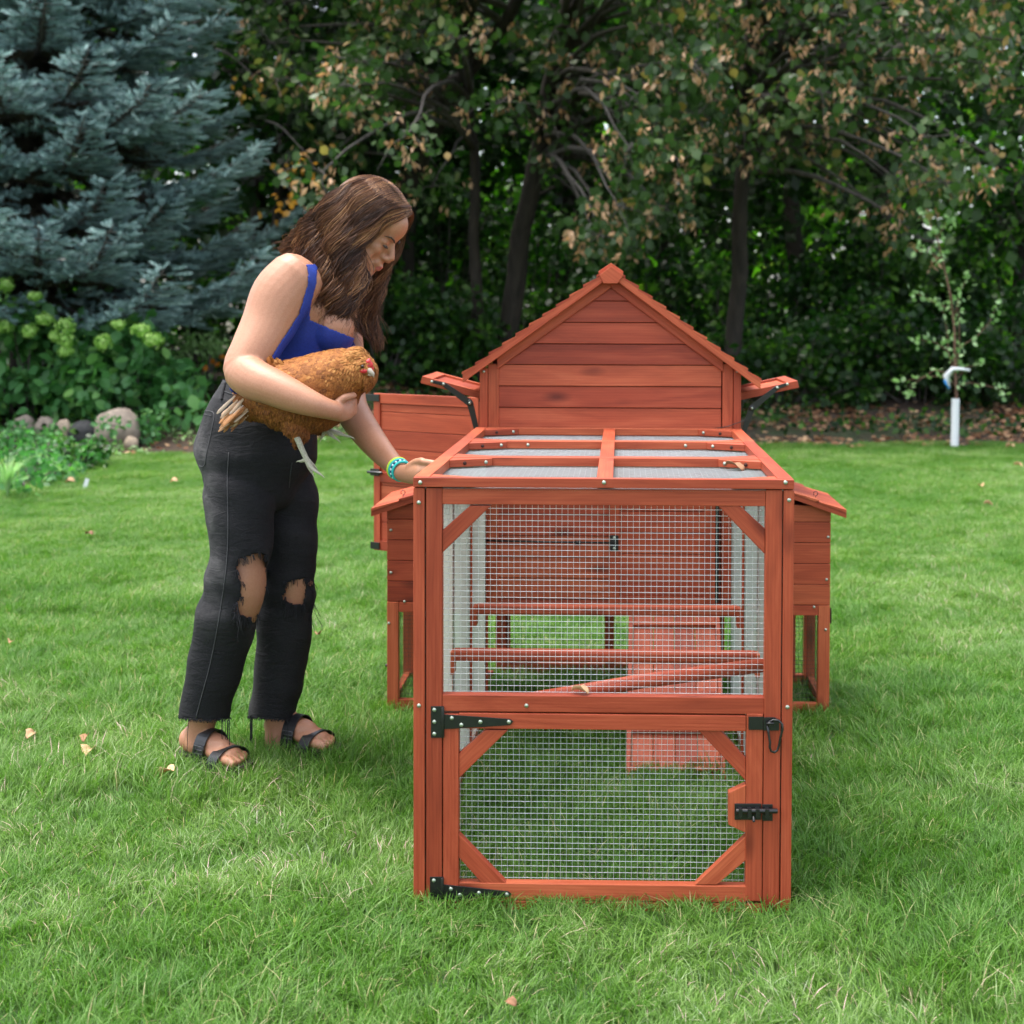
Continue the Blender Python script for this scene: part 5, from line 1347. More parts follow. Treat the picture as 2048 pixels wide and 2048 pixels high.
# near arm (carries the hen)
NA = [(596, 552, .745, 56, .060), (562, 592, .725, 60, .062), (535, 650, .70, 53, .057), (508, 700, .665, 47, .052), (488, 738, .635, 42, .047), (505, 757, .605, 42, .046), (540, 772, .575, 38, .044), (585, 792, .555, 33, .038), (625, 808, .55, 26, .031), (655, 818, .565, 21, .026), (672, 822, .585, 20, .024)]
loft(b, NA, 24, 4)
# far arm (reaches for the run)
FA = [(655, 580, 1.045, 50, .058), (675, 630, 1.05, 44, .05), (690, 700, 1.03, 38, .044), (695, 770, .99, 35, .04), (702, 815, .95, 34, .039), (725, 855, .88, 32, .037), (760, 900, .78, 26, .030), (790, 932, .69, 20, .023), (805, 947, .65, 17, .021)]
loft(b, FA, 24, 4)
# near hand: palm against the hen's breast, four fingers hooked under it, thumb along the side
def finger(pts, r0, r1): b.tube([Vector(p) for p in catmull([tuple(p) for p in pts], 3)], [r0 + (r1 - r0) * i / (3 * (len(pts) - 1)) for i in range(3 * (len(pts) - 1) + 1)], 10)
pa = P(672, 822, .585); pb = P(694, 818, .615)
loft(b, [(668, 822, .582, 20, .022), (682, 821, .597, 23, .019), (697, 817, .622, 21, .016)], 16)
for k, (dy, L) in enumerate(((-12, .046), (-4, .052), (4, .049), (12, .040))):
    p0 = P(692, 817 + dy, .612); p1 = P(706, 814 + dy * .95, .632); p2 = P(708, 808 + dy * .9, .632 + L * .9); p3 = P(700, 800 + dy * .8, .632 + L * 1.5)
    finger([p0, p1, p2, p3], .0095, .0072)
finger([P(676, 806, .585), P(688, 796, .588), P(701, 792, .600), P(710, 790, .612)], .011, .008)
# far hand: takes hold of the side of the run
loft(b, [(805, 947, .65, 17, .020), (822, 948, .60, 21, .016), (842, 948, .56, 20, .014)], 16)
for k, (dz, L) in enumerate(((.030, .072), (.010, .078), (-.010, .072), (-.028, .058))):
    p0 = P(838, 948, .565); p0.z += dz; q = Vector((XL - .012, p0.y - L * .55, p0.z - .004)); q2 = Vector((XL - .009, p0.y - L, p0.z - .012))
    finger([p0, (p0 + q) / 2 + Vector((-.008, 0, .003)), q, q2], .0092, .007)
finger([P(818, 934, .60), P(832, 924, .575), P(846, 921, .55)], .011, .008)
# legs and feet
loft(b, [(490, 940, .82, 55, .065), (482, 1040, .81, 46, .060), (484, 1110, .795, 46, .060), (484, 1180, .785, 47, .060), (462, 1250, .80, 43, .052), (440, 1320, .82, 42, .05), (415, 1400, .83, 32, .038), (402, 1455, .835, 27, .031), (396, 1490, .835, 26, .032)])
loft(b, [(555, 940, .97, 52, .065), (568, 1040, .965, 44, .060), (580, 1120, .95, 43, .056), (583, 1180, .945, 43, .056), (572, 1250, .955, 40, .05), (562, 1320, .965, 40, .05), (556, 1400, .97, 30, .036), (556, 1455, .97, 26, .030), (552, 1490, .965, 25, .031)])
def foot_mesh(heel, toe, side):
    """heel, toe: ground points; side = +1 puts the little toe side nearer the viewer"""
    d = (toe - heel); L = d.length; d.normalize(); w_ = Vector((-d.y, d.x, 0)); up = Vector((0, 0, 1)); Mx = Matrix((d, w_, up)).transposed()
    T = lambda x, y, z: heel + Mx @ Vector((x * L, y, z))
    z0 = .030
    b.ell(T(.13, 0, z0 + .034), (.038, .029, .034), 16, 10, Mx); b.ell(T(.28, 0, z0 + .045), (.062, .031, .040), 16, 10, Mx)
    b.ell(T(.45, 0, z0 + .036), (.070, .034, .032), 16, 10, Mx); b.ell(T(.64, 0, z0 + .024), (.055, .041, .022), 16, 10, Mx); b.ell(T(.75, 0, z0 + .017), (.036, .042, .016), 16, 10, Mx)
    for k, (o, l, r) in enumerate(((-.030, .985, .0125), (-.010, .975, .0095), (.008, .95, .009), (.023, .915, .0085), (.036, .87, .008))):
        o *= side; b.tube([T(.74, o * .9, z0 + .014), T((.74 + l) / 2 + .02, o, z0 + .016), T(l, o, z0 + .009)], [r * 1.05, r * 1.05, r * .85], 10)
    return T, L, Mx
hN = P(368, 1520, .87); hN.z = 0; tN = Vector((hN.x + .195, hN.y - .120, 0)); hF = P(536, 1515, 1.00); hF.z = 0; tF = Vector((hF.x + .205, hF.y - .10, 0))
TN, LN_, MN = foot_mesh(hN, tN, 1); TF_, LF_, MF_ = foot_mesh(hF, tF, 1)
body_me = remesh(b, .0036, 3)
co = mesh_co(body_me); print('body verts', len(co))
def seg_norm(co, rows):
    """smallest distance to a limb's axis divided by its radius"""
    best = np.full(len(co), 9.0)
    R3 = [(*P(a, c, Y), hw * (Y + 2.8) / FPX) for a, c, Y, hw, ry in rows]
    for i in range(len(R3) - 1):
        a, c = np.array(R3[i][:3]), np.array(R3[i + 1][:3]); t = np.clip(((co - a) @ (c - a)) / ((c - a) @ (c - a)), 0, 1)
        d = np.linalg.norm(co - (a + t[:, None] * (c - a)), axis=1) / (R3[i][3] + t * (R3[i + 1][3] - R3[i][3])); best = np.minimum(best, d)
    return best
arm_n, arm_f = seg_norm(co, NA), seg_norm(co, FA)
tor = seg_norm(co, [(640, 562, YC, 78, 0), (622, 610, YC, 95, 0), (612, 660, YC, 98, 0), (590, 710, YC, 90, 0), (560, 770, YC, 90, 0)])
pr = proj(co); px, py = pr[:, 0], pr[:, 1]
# lips as a second material of the one body mesh
hd = (co - np.array(HC)) @ np.array(RH)
lipv = (hd[:, 0] > .084) & (np.abs(hd[:, 1]) < .0155 - np.abs(hd[:, 2] + .0875) * .6) & (hd[:, 2] > -.0985) & (hd[:, 2] < -.0785)
body = make_obj('body', body_me, [M['skin'], M['lips']], woman, True)
fm = np.array([1 if all(lipv[i] for i in p.vertices) else 0 for p in body_me.polygons], np.int32) if lipv.any() else None
if fm is not None: body_me.polygons.foreach_set('material_index', fm)
# ---- blue tank top: the torso's own surface, lifted off the skin
neck = 630 + (px - 604) * .433
backl = 590 - (px - 560) * .2
fill = inpoly(pr, [(600, 620), (634, 630), (645, 720), (535, 722)])
is_arm = ((arm_n < 1.05) & ~fill & (co[:, 1] < .80)) | ((arm_f < 1.12) & (co[:, 1] > 1.0))
low = np.where(px > 600, neck, np.maximum(560, backl))
torso = ~((co[:, 1] < .70) & (px > 640)) & (py > low) & (py < 800) & ~is_arm & (co[:, 2] > .8) & (px < 712)
strap_n = inpoly(pr, [(582, 500), (606, 500), (628, 508), (634, 540), (631, 575), (619, 610), (622, 640), (600, 660), (596, 625), (604, 600), (613, 570), (614, 540), (605, 520), (582, 508)]) & (co[:, 1] < .90)
mir = co.copy(); mir[:, 1] = 2 * YC - mir[:, 1]; pm = proj(mir)
strap_f = inpoly(pm, [(582, 500), (606, 500), (628, 508), (634, 540), (631, 575), (619, 610), (622, 640), (600, 660), (596, 625), (604, 600), (613, 570), (614, 540), (605, 520), (582, 508)]) & (co[:, 1] > .90)
topk = (torso | strap_n | strap_f) & (co[:, 2] < 1.32)
tm = body_me.copy(); tm.materials.clear()
no = mesh_no(tm); c2 = co + no * .0042
wr = np.array([mnoise.noise(Vector((float(a) * 7, float(bb) * 7, float(c) * 22))) for a, bb, c in co[topk]]) if topk.any() else 0
c2 = co.copy(); loc0 = np.array(woman.location); 
c2[topk] += no[topk] * (.0046 + .0022 * wr)[:, None]
tm.vertices.foreach_set('co', (c2 - loc0).reshape(-1).astype(np.float32)); keep_faces(tm, topk)
for v in (tm,): v.transform(Matrix.Translation(Vector(loc0)))
top_o = make_obj('tank_top', tm, M['blue'], woman, True)
sm = top_o.modifiers.new('edge', 'SMOOTH'); sm.iterations = 6; sm.factor = .5
so = top_o.modifiers.new('cloth', 'SOLIDIFY'); so.thickness = .003; so.offset = -1
# ---- jeans
j = MB()
loft(j, [(543, 772, YC, 92, .150), (534, 800, YC, 97, .158), (521, 850, YC, 113, .172), (513, 905, YC, 119, .180), (505, 960, YC, 97, .165)], 32, 5)
loft(j, [(480, 925, .83, 64, .085), (480, 980, .81, 72, .090), (482, 1045, .80, 68, .086), (480, 1117, .79, 60, .080), (466, 1180, .79, 62, .078), (452, 1240, .80, 61, .076), (433, 1320, .815, 57, .072), (412, 1410, .83, 51, .068), (405, 1470, .835, 51, .068)], 32, 5, False)
loft(j, [(548, 925, .965, 66, .085), (565, 985, .97, 69, .090), (571, 1045, .96, 64, .084), (573, 1117, .95, 59, .078), (572, 1185, .95, 57, .075), (570, 1244, .955, 56, .074), (559, 1350, .965, 50, .070), (543, 1435, .97, 46, .068), (541, 1475, .97, 46, .068)], 32, 5, False)
jm = remesh(j, .0048, 3); jc = mesh_co(jm); jp = proj(jc); jn = mesh_no(jm)
# folds: soft drag lines at knee, thigh and calf
def folds(c):
    out = np.zeros(len(c))
    for i, (a, bb, cc) in enumerate(c):
        a, bb, cc = float(a), float(bb), float(cc)
        k = mnoise.noise(Vector((a * 5, bb * 5, cc * 11))) * .5 + mnoise.noise(Vector((a * 9 + cc * 6, bb * 9, cc * 22))) * .35 + .25 * math.sin(cc * 46 + a * 22 + 3 * mnoise.noise(Vector((a * 6, bb * 6, cc * 6))))
        out[i] = k
    return out
fo = folds(jc); kneez = np.exp(-((jc[:, 2] - .50) / .14) ** 2) + .7 * np.exp(-((jc[:, 2] - .80) / .10) ** 2) + .35
jc = jc + jn * (fo * .0125 * kneez)[:, None]
jm.vertices.foreach_set('co', jc.reshape(-1)); jm.update()
nearleg = np.abs(jc[:, 1] - .80) < np.abs(jc[:, 1] - .97)
jp = proj(jc)
rag = np.array([mnoise.noise(Vector((float(a) * 60, float(c) * 60, 3))) * 5 for a, _, c in jc])
waist = jp[:, 1] > 758 + (jp[:, 0] - 448) * .26
hemN = jp[:, 1] < 1443 - np.abs(jp[:, 0] - 410) * .10 + rag * .6; hemF = jp[:, 1] < 1441 - np.clip(560 - jp[:, 0], 0, 99) * .08 + rag * .6
hem = np.where((jp[:, 1] > 1330), np.where(jp[:, 0] < 480, hemN, hemF), True)
jpr = jp + rag[:, None] * .5
holeN = inpoly(jpr, [(478, 1120), (490, 1117), (505, 1112), (520, 1108), (532, 1113), (532, 1150), (527, 1180), (517, 1205), (510, 1226), (497, 1234), (480, 1228), (466, 1218), (476, 1208), (484, 1195), (484, 1165), (476, 1140)]) & (jc[:, 1] < .80)
holeF = inpoly(jpr, [(574, 1166), (590, 1161), (611, 1160), (611, 1190), (606, 1208), (590, 1208), (573, 1203), (566, 1196), (572, 1185)]) & (jc[:, 1] < .965)
keep = waist & hem & ~holeN & ~holeF
# worn areas: seat and outer edges of the seams
wear = np.clip(np.exp(-((jp[:, 0] - (392 + np.clip(jp[:, 1] - 950, -400, 260) * .12)) / 34) ** 2) * (.55 + .6 * (fo > 0)) * np.clip((1300 - jp[:, 1]) / 160, 0, 1), 0, .75)
wear = np.maximum(wear, .30 * np.exp(-((jp[:, 1] - 1060) / 120) ** 2) * np.clip(fo, 0, 1)); wear = np.maximum(wear, .35 * np.exp(-((jp[:, 0] - 505) / 10) ** 2) * np.clip((jp[:, 1] - 1220) / 60, 0, 1))
wear = np.maximum(wear, .55 * (jp[:, 1] < 800 + (jp[:, 0] - 448) * .26) * (.5 + .5 * np.clip(fo * 2, 0, 1)))
jm.attributes.new('wear', 'FLOAT', 'POINT').data.foreach_set('value', wear.astype(np.float32))
bvh_src = (jc, jm)
from mathutils.bvhtree import BVHTree
JT = BVHTree.FromPolygons([tuple(v) for v in jc], [tuple(p.vertices) for p in jm.polygons])
keep_faces(jm, keep)
jeans = make_obj('jeans', jm, M['denim'], woman, True)
so = jeans.modifiers.new('cloth', 'SOLIDIFY'); so.thickness = .0022; so.offset = -1
def on_cloth(a, c, lift=.001):
    d = (P(a, c, 1.0) - CAM).normalized(); h = JT.ray_cast(CAM, d)
    return h[0] + h[1] * lift if h[0] is not None else None
def seam(name, pts, r=.0011, mat='stitch', n=6):
    pts = catmull(pts, n); q = [on_cloth(a, c) for a, c in pts]; q = [v for v in q if v is not None]
    if len(q) > 1: return MB().tube(q, r, 5).build(name, M[mat], jeans)
seam('side_seam', [(458, 905), (455, 960), (456, 1020), (456, 1080), (452, 1140), (444, 1200), (434, 1260), (420, 1330), (404, 1390), (392, 1436)], .0013)
seam('pocket', [(408, 822), (428, 827), (424, 860), (414, 905), (408, 932), (390, 928)], .0012); 
seam('pocket_edge', [(406, 828), (424, 832)], .0009)
seam('waistband', [(446, 782), (470, 790), (482, 794)], .0012); seam('belt_loop', [(452, 766), (446, 790), (444, 800)], .004, 'denim')
seam('fly_seam', [(584, 925), (580, 950), (578, 975)], .0012)
# frayed threads
rg = random.Random(5)
def threads(name, roots, n, L0, L1, spread, r=.00065, pull=0):
    mb = MB()
    for i in range(n):
        a, c = roots[rg.randrange(len(roots))] if spread else roots[i % len(roots)]
        a += rg.uniform(-spread, spread); p = on_cloth(a, c - 2, .0015)
        if p is None: p = P(a, c, .76)
        L = rg.uniform(L0, L1); q = [p]; v = Vector((rg.gauss(0, .3), -.3 + rg.gauss(0, .2), -.6))
        for s in range(6): v = (v + Vector((rg.gauss(0, .22), rg.gauss(0, .15), -.28))).normalized(); q.append(q[-1] + v * L / 6)
        mb.tube(q, [r] * 6 + [r * .6], 4)
    return mb.build(name, M['thread'], jeans)
threads('frayed_threads', [(478, 1118), (490, 1116), (505, 1111), (520, 1107), (532, 1112), (474, 1145), (482, 1165), (484, 1195), (470, 1210), (534, 1140), (530, 1175)], 110, .008, .026, 4)
threads('frayed_threads', [(474, 1222), (486, 1232), (500, 1236), (514, 1226)], 50, .010, .040, 4)
threads('frayed_threads', [(474, 1206)], 9, .05, .12, 3)
threads('frayed_threads', [(572, 1164), (590, 1160), (611, 1159), (568, 1195)], 60, .008, .024, 4)
threads('frayed_threads', [(575, 1206), (590, 1211), (608, 1210), (622, 1160), (625, 1180), (624, 1210)], 60, .012, .050, 4)
threads('frayed_threads', [(624, 1220), (620, 1235)], 10, .03, .07, 3)
threads('hem_fray', [(x, 1441 - abs(x - 410) * .1) for x in range(362, 460, 4)], 150, .004, .011, 3, .0006)
threads('hem_fray', [(x, 1439 - max(0, 560 - x) * .08) for x in range(499, 586, 4)], 130, .004, .011, 3, .0006)
def hang(name, a, c, L, Y, k=1, r=.0008):
    mb = MB()
    for i in range(k):
        p = P(a + rg.uniform(-4, 4) * (k > 1), c, Y + rg.uniform(-.01, .01)); q = [p]
        for s in range(8): q.append(q[-1] + Vector((rg.gauss(0, .06), rg.gauss(0, .06), -1)).normalized() * L * rg.uniform(.8, 1.1) / 8)
        mb.tube(q, r, 4)
    return mb.build(name, M['thread'], jeans)
hang('hanging_thread', 376, 1436, .105, .77); hang('hanging_thread', 457, 1440, .11, .79, 5); hang('hanging_thread', 447, 1440, .06, .79, 3); hang('hanging_thread', 503, 1430, .08, .93, 9, .0009); hang('hanging_thread', 575, 1440, .09, .90)

# ---- sandals
def sandal(T, Mx, L):
    s = bpy.data.objects.new('sandal', None); C.objects.link(s); s.parent = woman
    out = [(.0, -.018), (-.045, 0), (.0, .020), (.2, .031), (.45, .034), (.65, .047), (.85, .050), (1.0, .036), (1.05, .005), (1.03, -.024), (.9, -.046), (.7, -.046), (.45, -.036), (.2, -.031)]
    vs = [T(x, y, z) for z in (.004, .022, .034) for x, y in out]; n = len(out)
    for i in range(n, 2 * n): pass
    fs = [tuple(range(n - 1, -1, -1)), tuple(range(2 * n, 3 * n))] + [(k * n + i, k * n + (i + 1) % n, (k + 1) * n + (i + 1) % n, (k + 1) * n + i) for k in (0, 1) for i in range(n)]
    MB().add(vs, fs, (1, 0, 0), None, False).build('sole', M['sole'], s, .003)
    def band(x, w_, ry, rz, zc, nm):
        vs = []; fs = []; k = 18
        for i in range(k + 1):
            a = math.pi * (i / k); yy = math.cos(a) * ry; zz = .026 + math.sin(a) ** .8 * rz
            sh = (.5 - i / k) * .05
            for q, o in ((-1, 0), (1, 0), (1, .0028), (-1, .0028)):
                vs.append(T(x + sh + q * w_ / 2 / L, yy * (1 + o / ry), zz + o * math.sin(a)))
        for i in range(k):
            for q in range(4): fs.append((i * 4 + q, i * 4 + (q + 1) % 4, (i + 1) * 4 + (q + 1) % 4, (i + 1) * 4 + q))
        fs += [(0, 1, 2, 3), (k * 4 + 3, k * 4 + 2, k * 4 + 1, k * 4)]
        o = MB().add(vs, fs, (0, 1, 0), None, False).build(nm, M['strap'], s, .0006); return o
    band(.46, .040, .0415, .079, 0, 'strap'); band(.74, .034, .0535, .044, 0, 'strap')
    mb = MB()
    for y in (1, -1):
        c = T(.46 + .004, y * -.040, .062)
        fr = [c + Mx @ Vector(v) for v in ((-.016, 0, -.010), (.016, 0, -.010), (.016, 0, .010), (-.016, 0, .010), (-.016, 0, -.010))]
        if y == 1: 
            fr = [v + Mx @ Vector((0, -.005, 0)) for v in fr]; mb.tube(fr, .0016, 6); mb.tube([(fr[0] + fr[3]) / 2, (fr[1] + fr[2]) / 2], .0012, 6)
    mb.build('buckle', M['steel'], s)
sandal(TN, MN, LN_); sandal(TF_, MF_, LF_)

# ---- bracelets on the reaching wrist
wc = P(800, 940, .665); wd = (P(822, 948, .60) - P(775, 915, .73)).normalized()
o1 = wd.orthogonal().normalized(); o2 = wd.cross(o1)
M['bb'] = [simple('lime_band', (.55, .75, .05), .5), simple('aqua_band', (.02, .45, .42), .45), simple('white_bead', (.7, .75, .8), .35), simple('navy_bead', (.01, .03, .12), .35)]
for k, (off, kind, lab) in enumerate(((-.016, 0, 'lime green woven bracelet'), (-.007, 1, 'aqua bracelet'), (.002, 2, 'beaded bracelet in white and dark blue'), (.011, 1, 'teal bracelet nearest the hand'))):
    c = wc + wd * off; R = .0262 - .0006 * k; mb = MB()
    ring = [c + (o1 * math.cos(t) + o2 * math.sin(t)) * R for t in np.linspace(0, 2 * math.pi, 29)]
    if kind == 2:
        for i in range(28): mb.ell(ring[i], (.0032,) * 3, 6, 5)
        o = mb.build('bracelet', M['bb'][2], woman); o.data.materials.append(M['bb'][3])
        nf = len(o.data.polygons) // 28; o.data.polygons.foreach_set('material_index', [(p // nf) % 2 for p in range(len(o.data.polygons))])
    else: mb.tube(ring, .0034, 8, False); o = mb.build('bracelet', M['bb'][kind], woman)
    o['label'] = lab
# ---- eye, brow and lashes
for s in (-1, 1):
    mb = MB(); mb.ell(H(.0790, s * .031, -.0285), (.0058, .0080, .0026), 12, 8, RH); mb.build('eye', M['eye'], woman)
    MB().tube([H(.0790, s * .0445, -.0305), H(.0862, s * .038, -.0315), H(.0895, s * .030, -.0305), H(.0880, s * .020, -.0290)], [.0008, .0017, .0019, .0009], 6).build('lashes', M['lash'], woman)
    MB().tube([H(.0700, s * .052, -.008), H(.0845, s * .040, -.0015), H(.0915, s * .027, -.0045), H(.0925, s * .014, -.0095)], [.0008, .0022, .0027, .0016], 6).build('eyebrow', M['brow'], woman)
    MB().ell(H(.0852, s * .030, -.0300), (.0020, .0045, .0042), 10, 6, RH).build('iris', M['lash'], woman)

# ---- hair
G1 = [[(822, 426, .905), (800, 432, .86), (768, 446, .835), (738, 472, .822), (716, 512, .815), (724, 552, .812), (712, 592, .81), (700, 630, .82), (704, 660, .83)],
      [(818, 413, .90), (790, 416, .84), (752, 434, .82), (716, 476, .81), (700, 528, .802), (706, 578, .80), (690, 620, .80), (684, 650, .81), (690, 668, .81)],
      [(806, 398, .89), (770, 405, .835), (730, 440, .815), (700, 495, .802), (690, 550, .795), (695, 595, .79), (676, 630, .79), (682, 655, .795), (690, 672, .80)],
      [(788, 376, .89), (742, 392, .83), (698, 435, .81), (670, 495, .798), (668, 550, .785), (664, 595, .78), (650, 625, .78), (660, 650, .785), (668, 662, .79)],
      [(764, 360, .89), (716, 380, .83), (675, 425, .81), (648, 482, .80), (648, 535, .785), (640, 575, .775), (632, 600, .77), (640, 630, .77), (650, 645, .775)],
      [(742, 354, .89), (694, 374, .835), (654, 418, .815), (628, 468, .80), (628, 515, .785), (622, 550, .77), (628, 580, .765), (632, 600, .765), (638, 615, .77)],
      [(724, 360, .89), (678, 384, .845), (642, 424, .83), (616, 462, .81), (604, 495, .80), (606, 520, .785), (618, 545, .775), (624, 560, .77), (630, 580, .77)],
      [(706, 366, .90), (664, 394, .87), (632, 432, .85), (606, 466, .83), (588, 492, .82), (575, 503, .81), (572, 508, .81), (580, 512, .81), (590, 516, .80)],
      [(700, 374, .93), (656, 404, .93), (622, 442, .92), (596, 474, .91), (574, 496, .90), (562, 506, .90), (560, 508, .90), (562, 510, .90), (566, 512, .90)]]
G2 = [[(822, 424, .925), (820, 440, .96), (804, 470, .985), (792, 505, .99), (776, 540, .985), (756, 575, .98), (758, 612, .975), (744, 645, .97), (752, 680, .97)],
      [(816, 416, .93), (804, 448, .975), (784, 490, .99), (768, 535, .985), (752, 572, .98), (742, 605, .975), (740, 640, .97), (754, 670, .965), (760, 702, .96)],
      [(806, 402, .93), (790, 445, .985), (776, 490, 1.0), (764, 545, .995), (764, 585, .98), (744, 620, .97), (742, 650, .965), (756, 680, .96), (761, 706, .96)],
      [(786, 382, .93), (750, 430, .985), (730, 490, 1.0), (724, 550, .985), (728, 590, .97), (712, 620, .96), (722, 650, .955), (738, 672, .95), (748, 692, .95)],
      [(756, 366, .93), (706, 420, .985), (684, 480, 1.0), (676, 540, .985), (676, 580, .97), (670, 610, .96), (690, 640, .95), (712, 655, .95), (722, 668, .95)],
      [(724, 364, .93), (664, 420, .97), (640, 470, .98), (628, 520, .98), (624, 550, .97), (622, 580, .96), (630, 600, .96), (640, 610, .96), (650, 620, .96)]]
def guide3(g, n=26):
    q = np.array([tuple(P(a, c, Y)) for a, c, Y in g]); q = np.array(catmull([tuple(v) for v in q], 6)); L = np.concatenate([[0], np.cumsum(np.linalg.norm(np.diff(q, axis=0), axis=1))])
    t = np.linspace(0, L[-1], n); return np.stack([np.interp(t, L, q[:, k]) for k in range(3)], 1)
def grow(groups, counts, seed, n=26):
    rg = np.random.default_rng(seed); lines = []; rn = []
    for G, cnt, sgn in zip(groups, counts, (-1, 1)):
        GG = np.array([guide3(g, n) for g in G]); m = len(G) - 1
        ncl = cnt // 22
        for c in range(ncl):
            u0 = rg.uniform(0, m); ph = u0 * 1.7 + rg.normal(0, .35); fr = rg.uniform(2.9, 3.4); am = rg.uniform(.013, .022) * (1 if sgn < 0 else .6); tone = np.clip(rg.beta(1.5, 2.2), 0, 1); lay = rg.random() ** .8
            cut = rg.uniform(.82, 1.04)
            for k in range(22):
                u = np.clip(u0 + rg.normal(0, .11), 0, m - 1e-4); i = int(u); f = u - i
                ln = GG[i] * (1 - f) + GG[i + 1] * f; t = np.linspace(0, 1, n) 
                cu = min(cut * rg.uniform(.9, 1.03), 1.0); tt = t * cu; ln = np.stack([np.interp(tt, t, ln[:, a]) for a in range(3)], 1)
                tight = 1 - .5 * np.clip(t * 1.3 - .4, 0, 1)
                o = rg.normal(0, 1, 3) * np.array([.0048, .0042, .0048])
                ln = ln + o[None] * (tight * (.5 + t))[:, None]
                wv = am * np.clip(t * 2.2 - .35, 0, 1); side = np.array([.8, .25, -.3])
                ln = ln + np.sin(t * 6.28 * fr + ph + rg.normal(0, .10))[:, None] * wv[:, None] * side[None] + np.cos(t * 6.28 * fr + ph)[:, None] * wv[:, None] * np.array([.2, .7, .1])[None]
                ln[:, 1] += (sgn * .004 + (lay - .5) * -sgn * .03 * np.sin(np.pi * t))
                fly = rg.random() < .05
                if fly: ln = ln + (t ** 1.5)[:, None] * rg.normal(0, .016, 3)[None]
                # keep out of the skull
                h = (ln - np.array(HC)) @ np.array(RH); e = np.array([.106, .085, .098]); hh = (h - np.array([-.010, 0, .014])) / e; r = np.linalg.norm(hh, axis=1)
                sc = np.where(r < 1, 1 / np.maximum(r, .2), 1) * (1 + .035 * rg.random() * (r < 1)); h = hh * sc[:, None] * e + np.array([-.010, 0, .014]); l2 = h @ np.array(RH).T + np.array(HC)
                ln = np.where((r < 1)[:, None], l2, ln)
                lines.append(ln); rn.append(np.clip(tone * 1.0 + rg.normal(0, .07) + .0 + .10 * (lay - .5), 0, 1))
    return np.array(lines), np.array(rn)
def strands(name, lines, rn, r, parent, mat, k=3):
    m, n, _ = lines.shape; T = np.gradient(lines, axis=1); T /= np.maximum(np.linalg.norm(T, axis=2, keepdims=True), 1e-9)
    ref = np.array([.3, .9, .2]); A = np.cross(T, ref); A /= np.maximum(np.linalg.norm(A, axis=2, keepdims=True), 1e-9); B = np.cross(T, A)
    tp = np.concatenate([np.linspace(.8, 1, 4), np.ones(n - 9), np.linspace(1, .3, 5)]) * r
    co = np.zeros((m, n, k, 3), np.float32)
    for j in range(k):
        a = 2 * math.pi * j / k; co[:, :, j] = lines + (A * math.cos(a) + B * math.sin(a)) * tp[None, :, None]
    one = np.array([[i * k + j, i * k + (j + 1) % k, (i + 1) * k + (j + 1) % k, (i + 1) * k + j] for i in range(n - 1) for j in range(k)])
    loops = (one.reshape(-1)[None] + (np.arange(m) * n * k)[:, None]).reshape(-1).astype(np.int32); npoly = m * (n - 1) * k
    me = bpy.data.meshes.new(name); me.vertices.add(m * n * k); me.vertices.foreach_set('co', co.reshape(-1)); me.loops.add(len(loops)); me.loops.foreach_set('vertex_index', loops)
    me.polygons.add(npoly); me.polygons.foreach_set('loop_start', (np.arange(npoly) * 4).astype(np.int32))
    tone = np.repeat(rn[:, None], n, 1) + np.linspace(.07, -.07, n)[None]
    me.attributes.new('rnd', 'FLOAT', 'POINT').data.foreach_set('value', np.repeat(np.clip(tone, 0, 1).reshape(-1), k).astype(np.float32))
    me.update(calc_edges=True); return make_obj(name, me, mat, parent, True)
ln, rn_ = grow((G1, G2), (6000, 2000), 3)
hair = strands('hair', ln, rn_, .00072, woman, M['hair'])
MB().ell(H(-.016, 0, .018), (.097, .082, .090), 28, 20, RH).build('hair_under', M['scalp'], hair)

# ------------------------------------------------------------------ the hen
hen = thing('hen', 'golden brown hen with red comb tucked under the near arm of the woman', 'hen', P(600, 800, .655))
YH = .66; b = MB()
loft(b, [(505, 800, YH, 40, .050), (535, 792, YH, 58, .075), (575, 791, YH, 70, .088), (620, 788, YH, 76, .092), (660, 768, YH, 68, .088), (695, 750, YH - .005, 54, .074), (722, 745, YH - .01, 38, .055)], 28)
b.ell(P(724, 734, YH - .035), (.029, .026, .026), 18, 12); b.ell(P(712, 720, YH - .02), (.034, .034, .030), 18, 12); b.ell(P(707, 748, YH - .04), (.020, .018, .022), 14, 10)
loft(b, [(590, 835, YH - .03, 34, .045), (598, 862, YH - .035, 24, .032), (597, 882, YH - .035, 11, .014)], 18); loft(b, [(630, 830, YH + .05, 26, .03), (642, 852, YH + .05, 14, .018)], 16)
hm = remesh(b, .004, 3)
def feather_mat(name, stops):
    m, nt, bb = node_mat(name); c = ramp(nt, attr(nt), stops); n = noise_n(nt, objco(nt), 260, 3)
    c = mixc(nt, .25, c, ramp(nt, n, [(.35, (.08, .025, .006)), (.65, (.45, .20, .06))])); nt.links.new(c, bb.inputs['Base Color']); bb.inputs['Roughness'].default_value = .72; bb.inputs['Specular IOR Level'].default_value = .25; return m
M['plume'] = feather_mat('brown_plumage', [(0, (.055, .012, .002)), (.4, (.155, .042, .006)), (.75, (.29, .10, .018)), (1, (.44, .20, .055))])
M['tailf'] = feather_mat('tail_plumage', [(0, (.24, .09, .03)), (.5, (.46, .24, .11)), (.8, (.60, .46, .34)), (1, (.72, .66, .60))])
M['comb'] = simple('red_comb', (.48, .02, .025), .45, 0, .5, .2, 200, .3); M['beak'] = simple('horn_beak', (.42, .36, .29), .4); M['shank'] = simple('scaly_grey_shank', (.36, .34, .26), .6, 0, .4, .35, 260, .9)
M['eye_b'] = simple('hen_eye', (.03, .012, .006), .1)
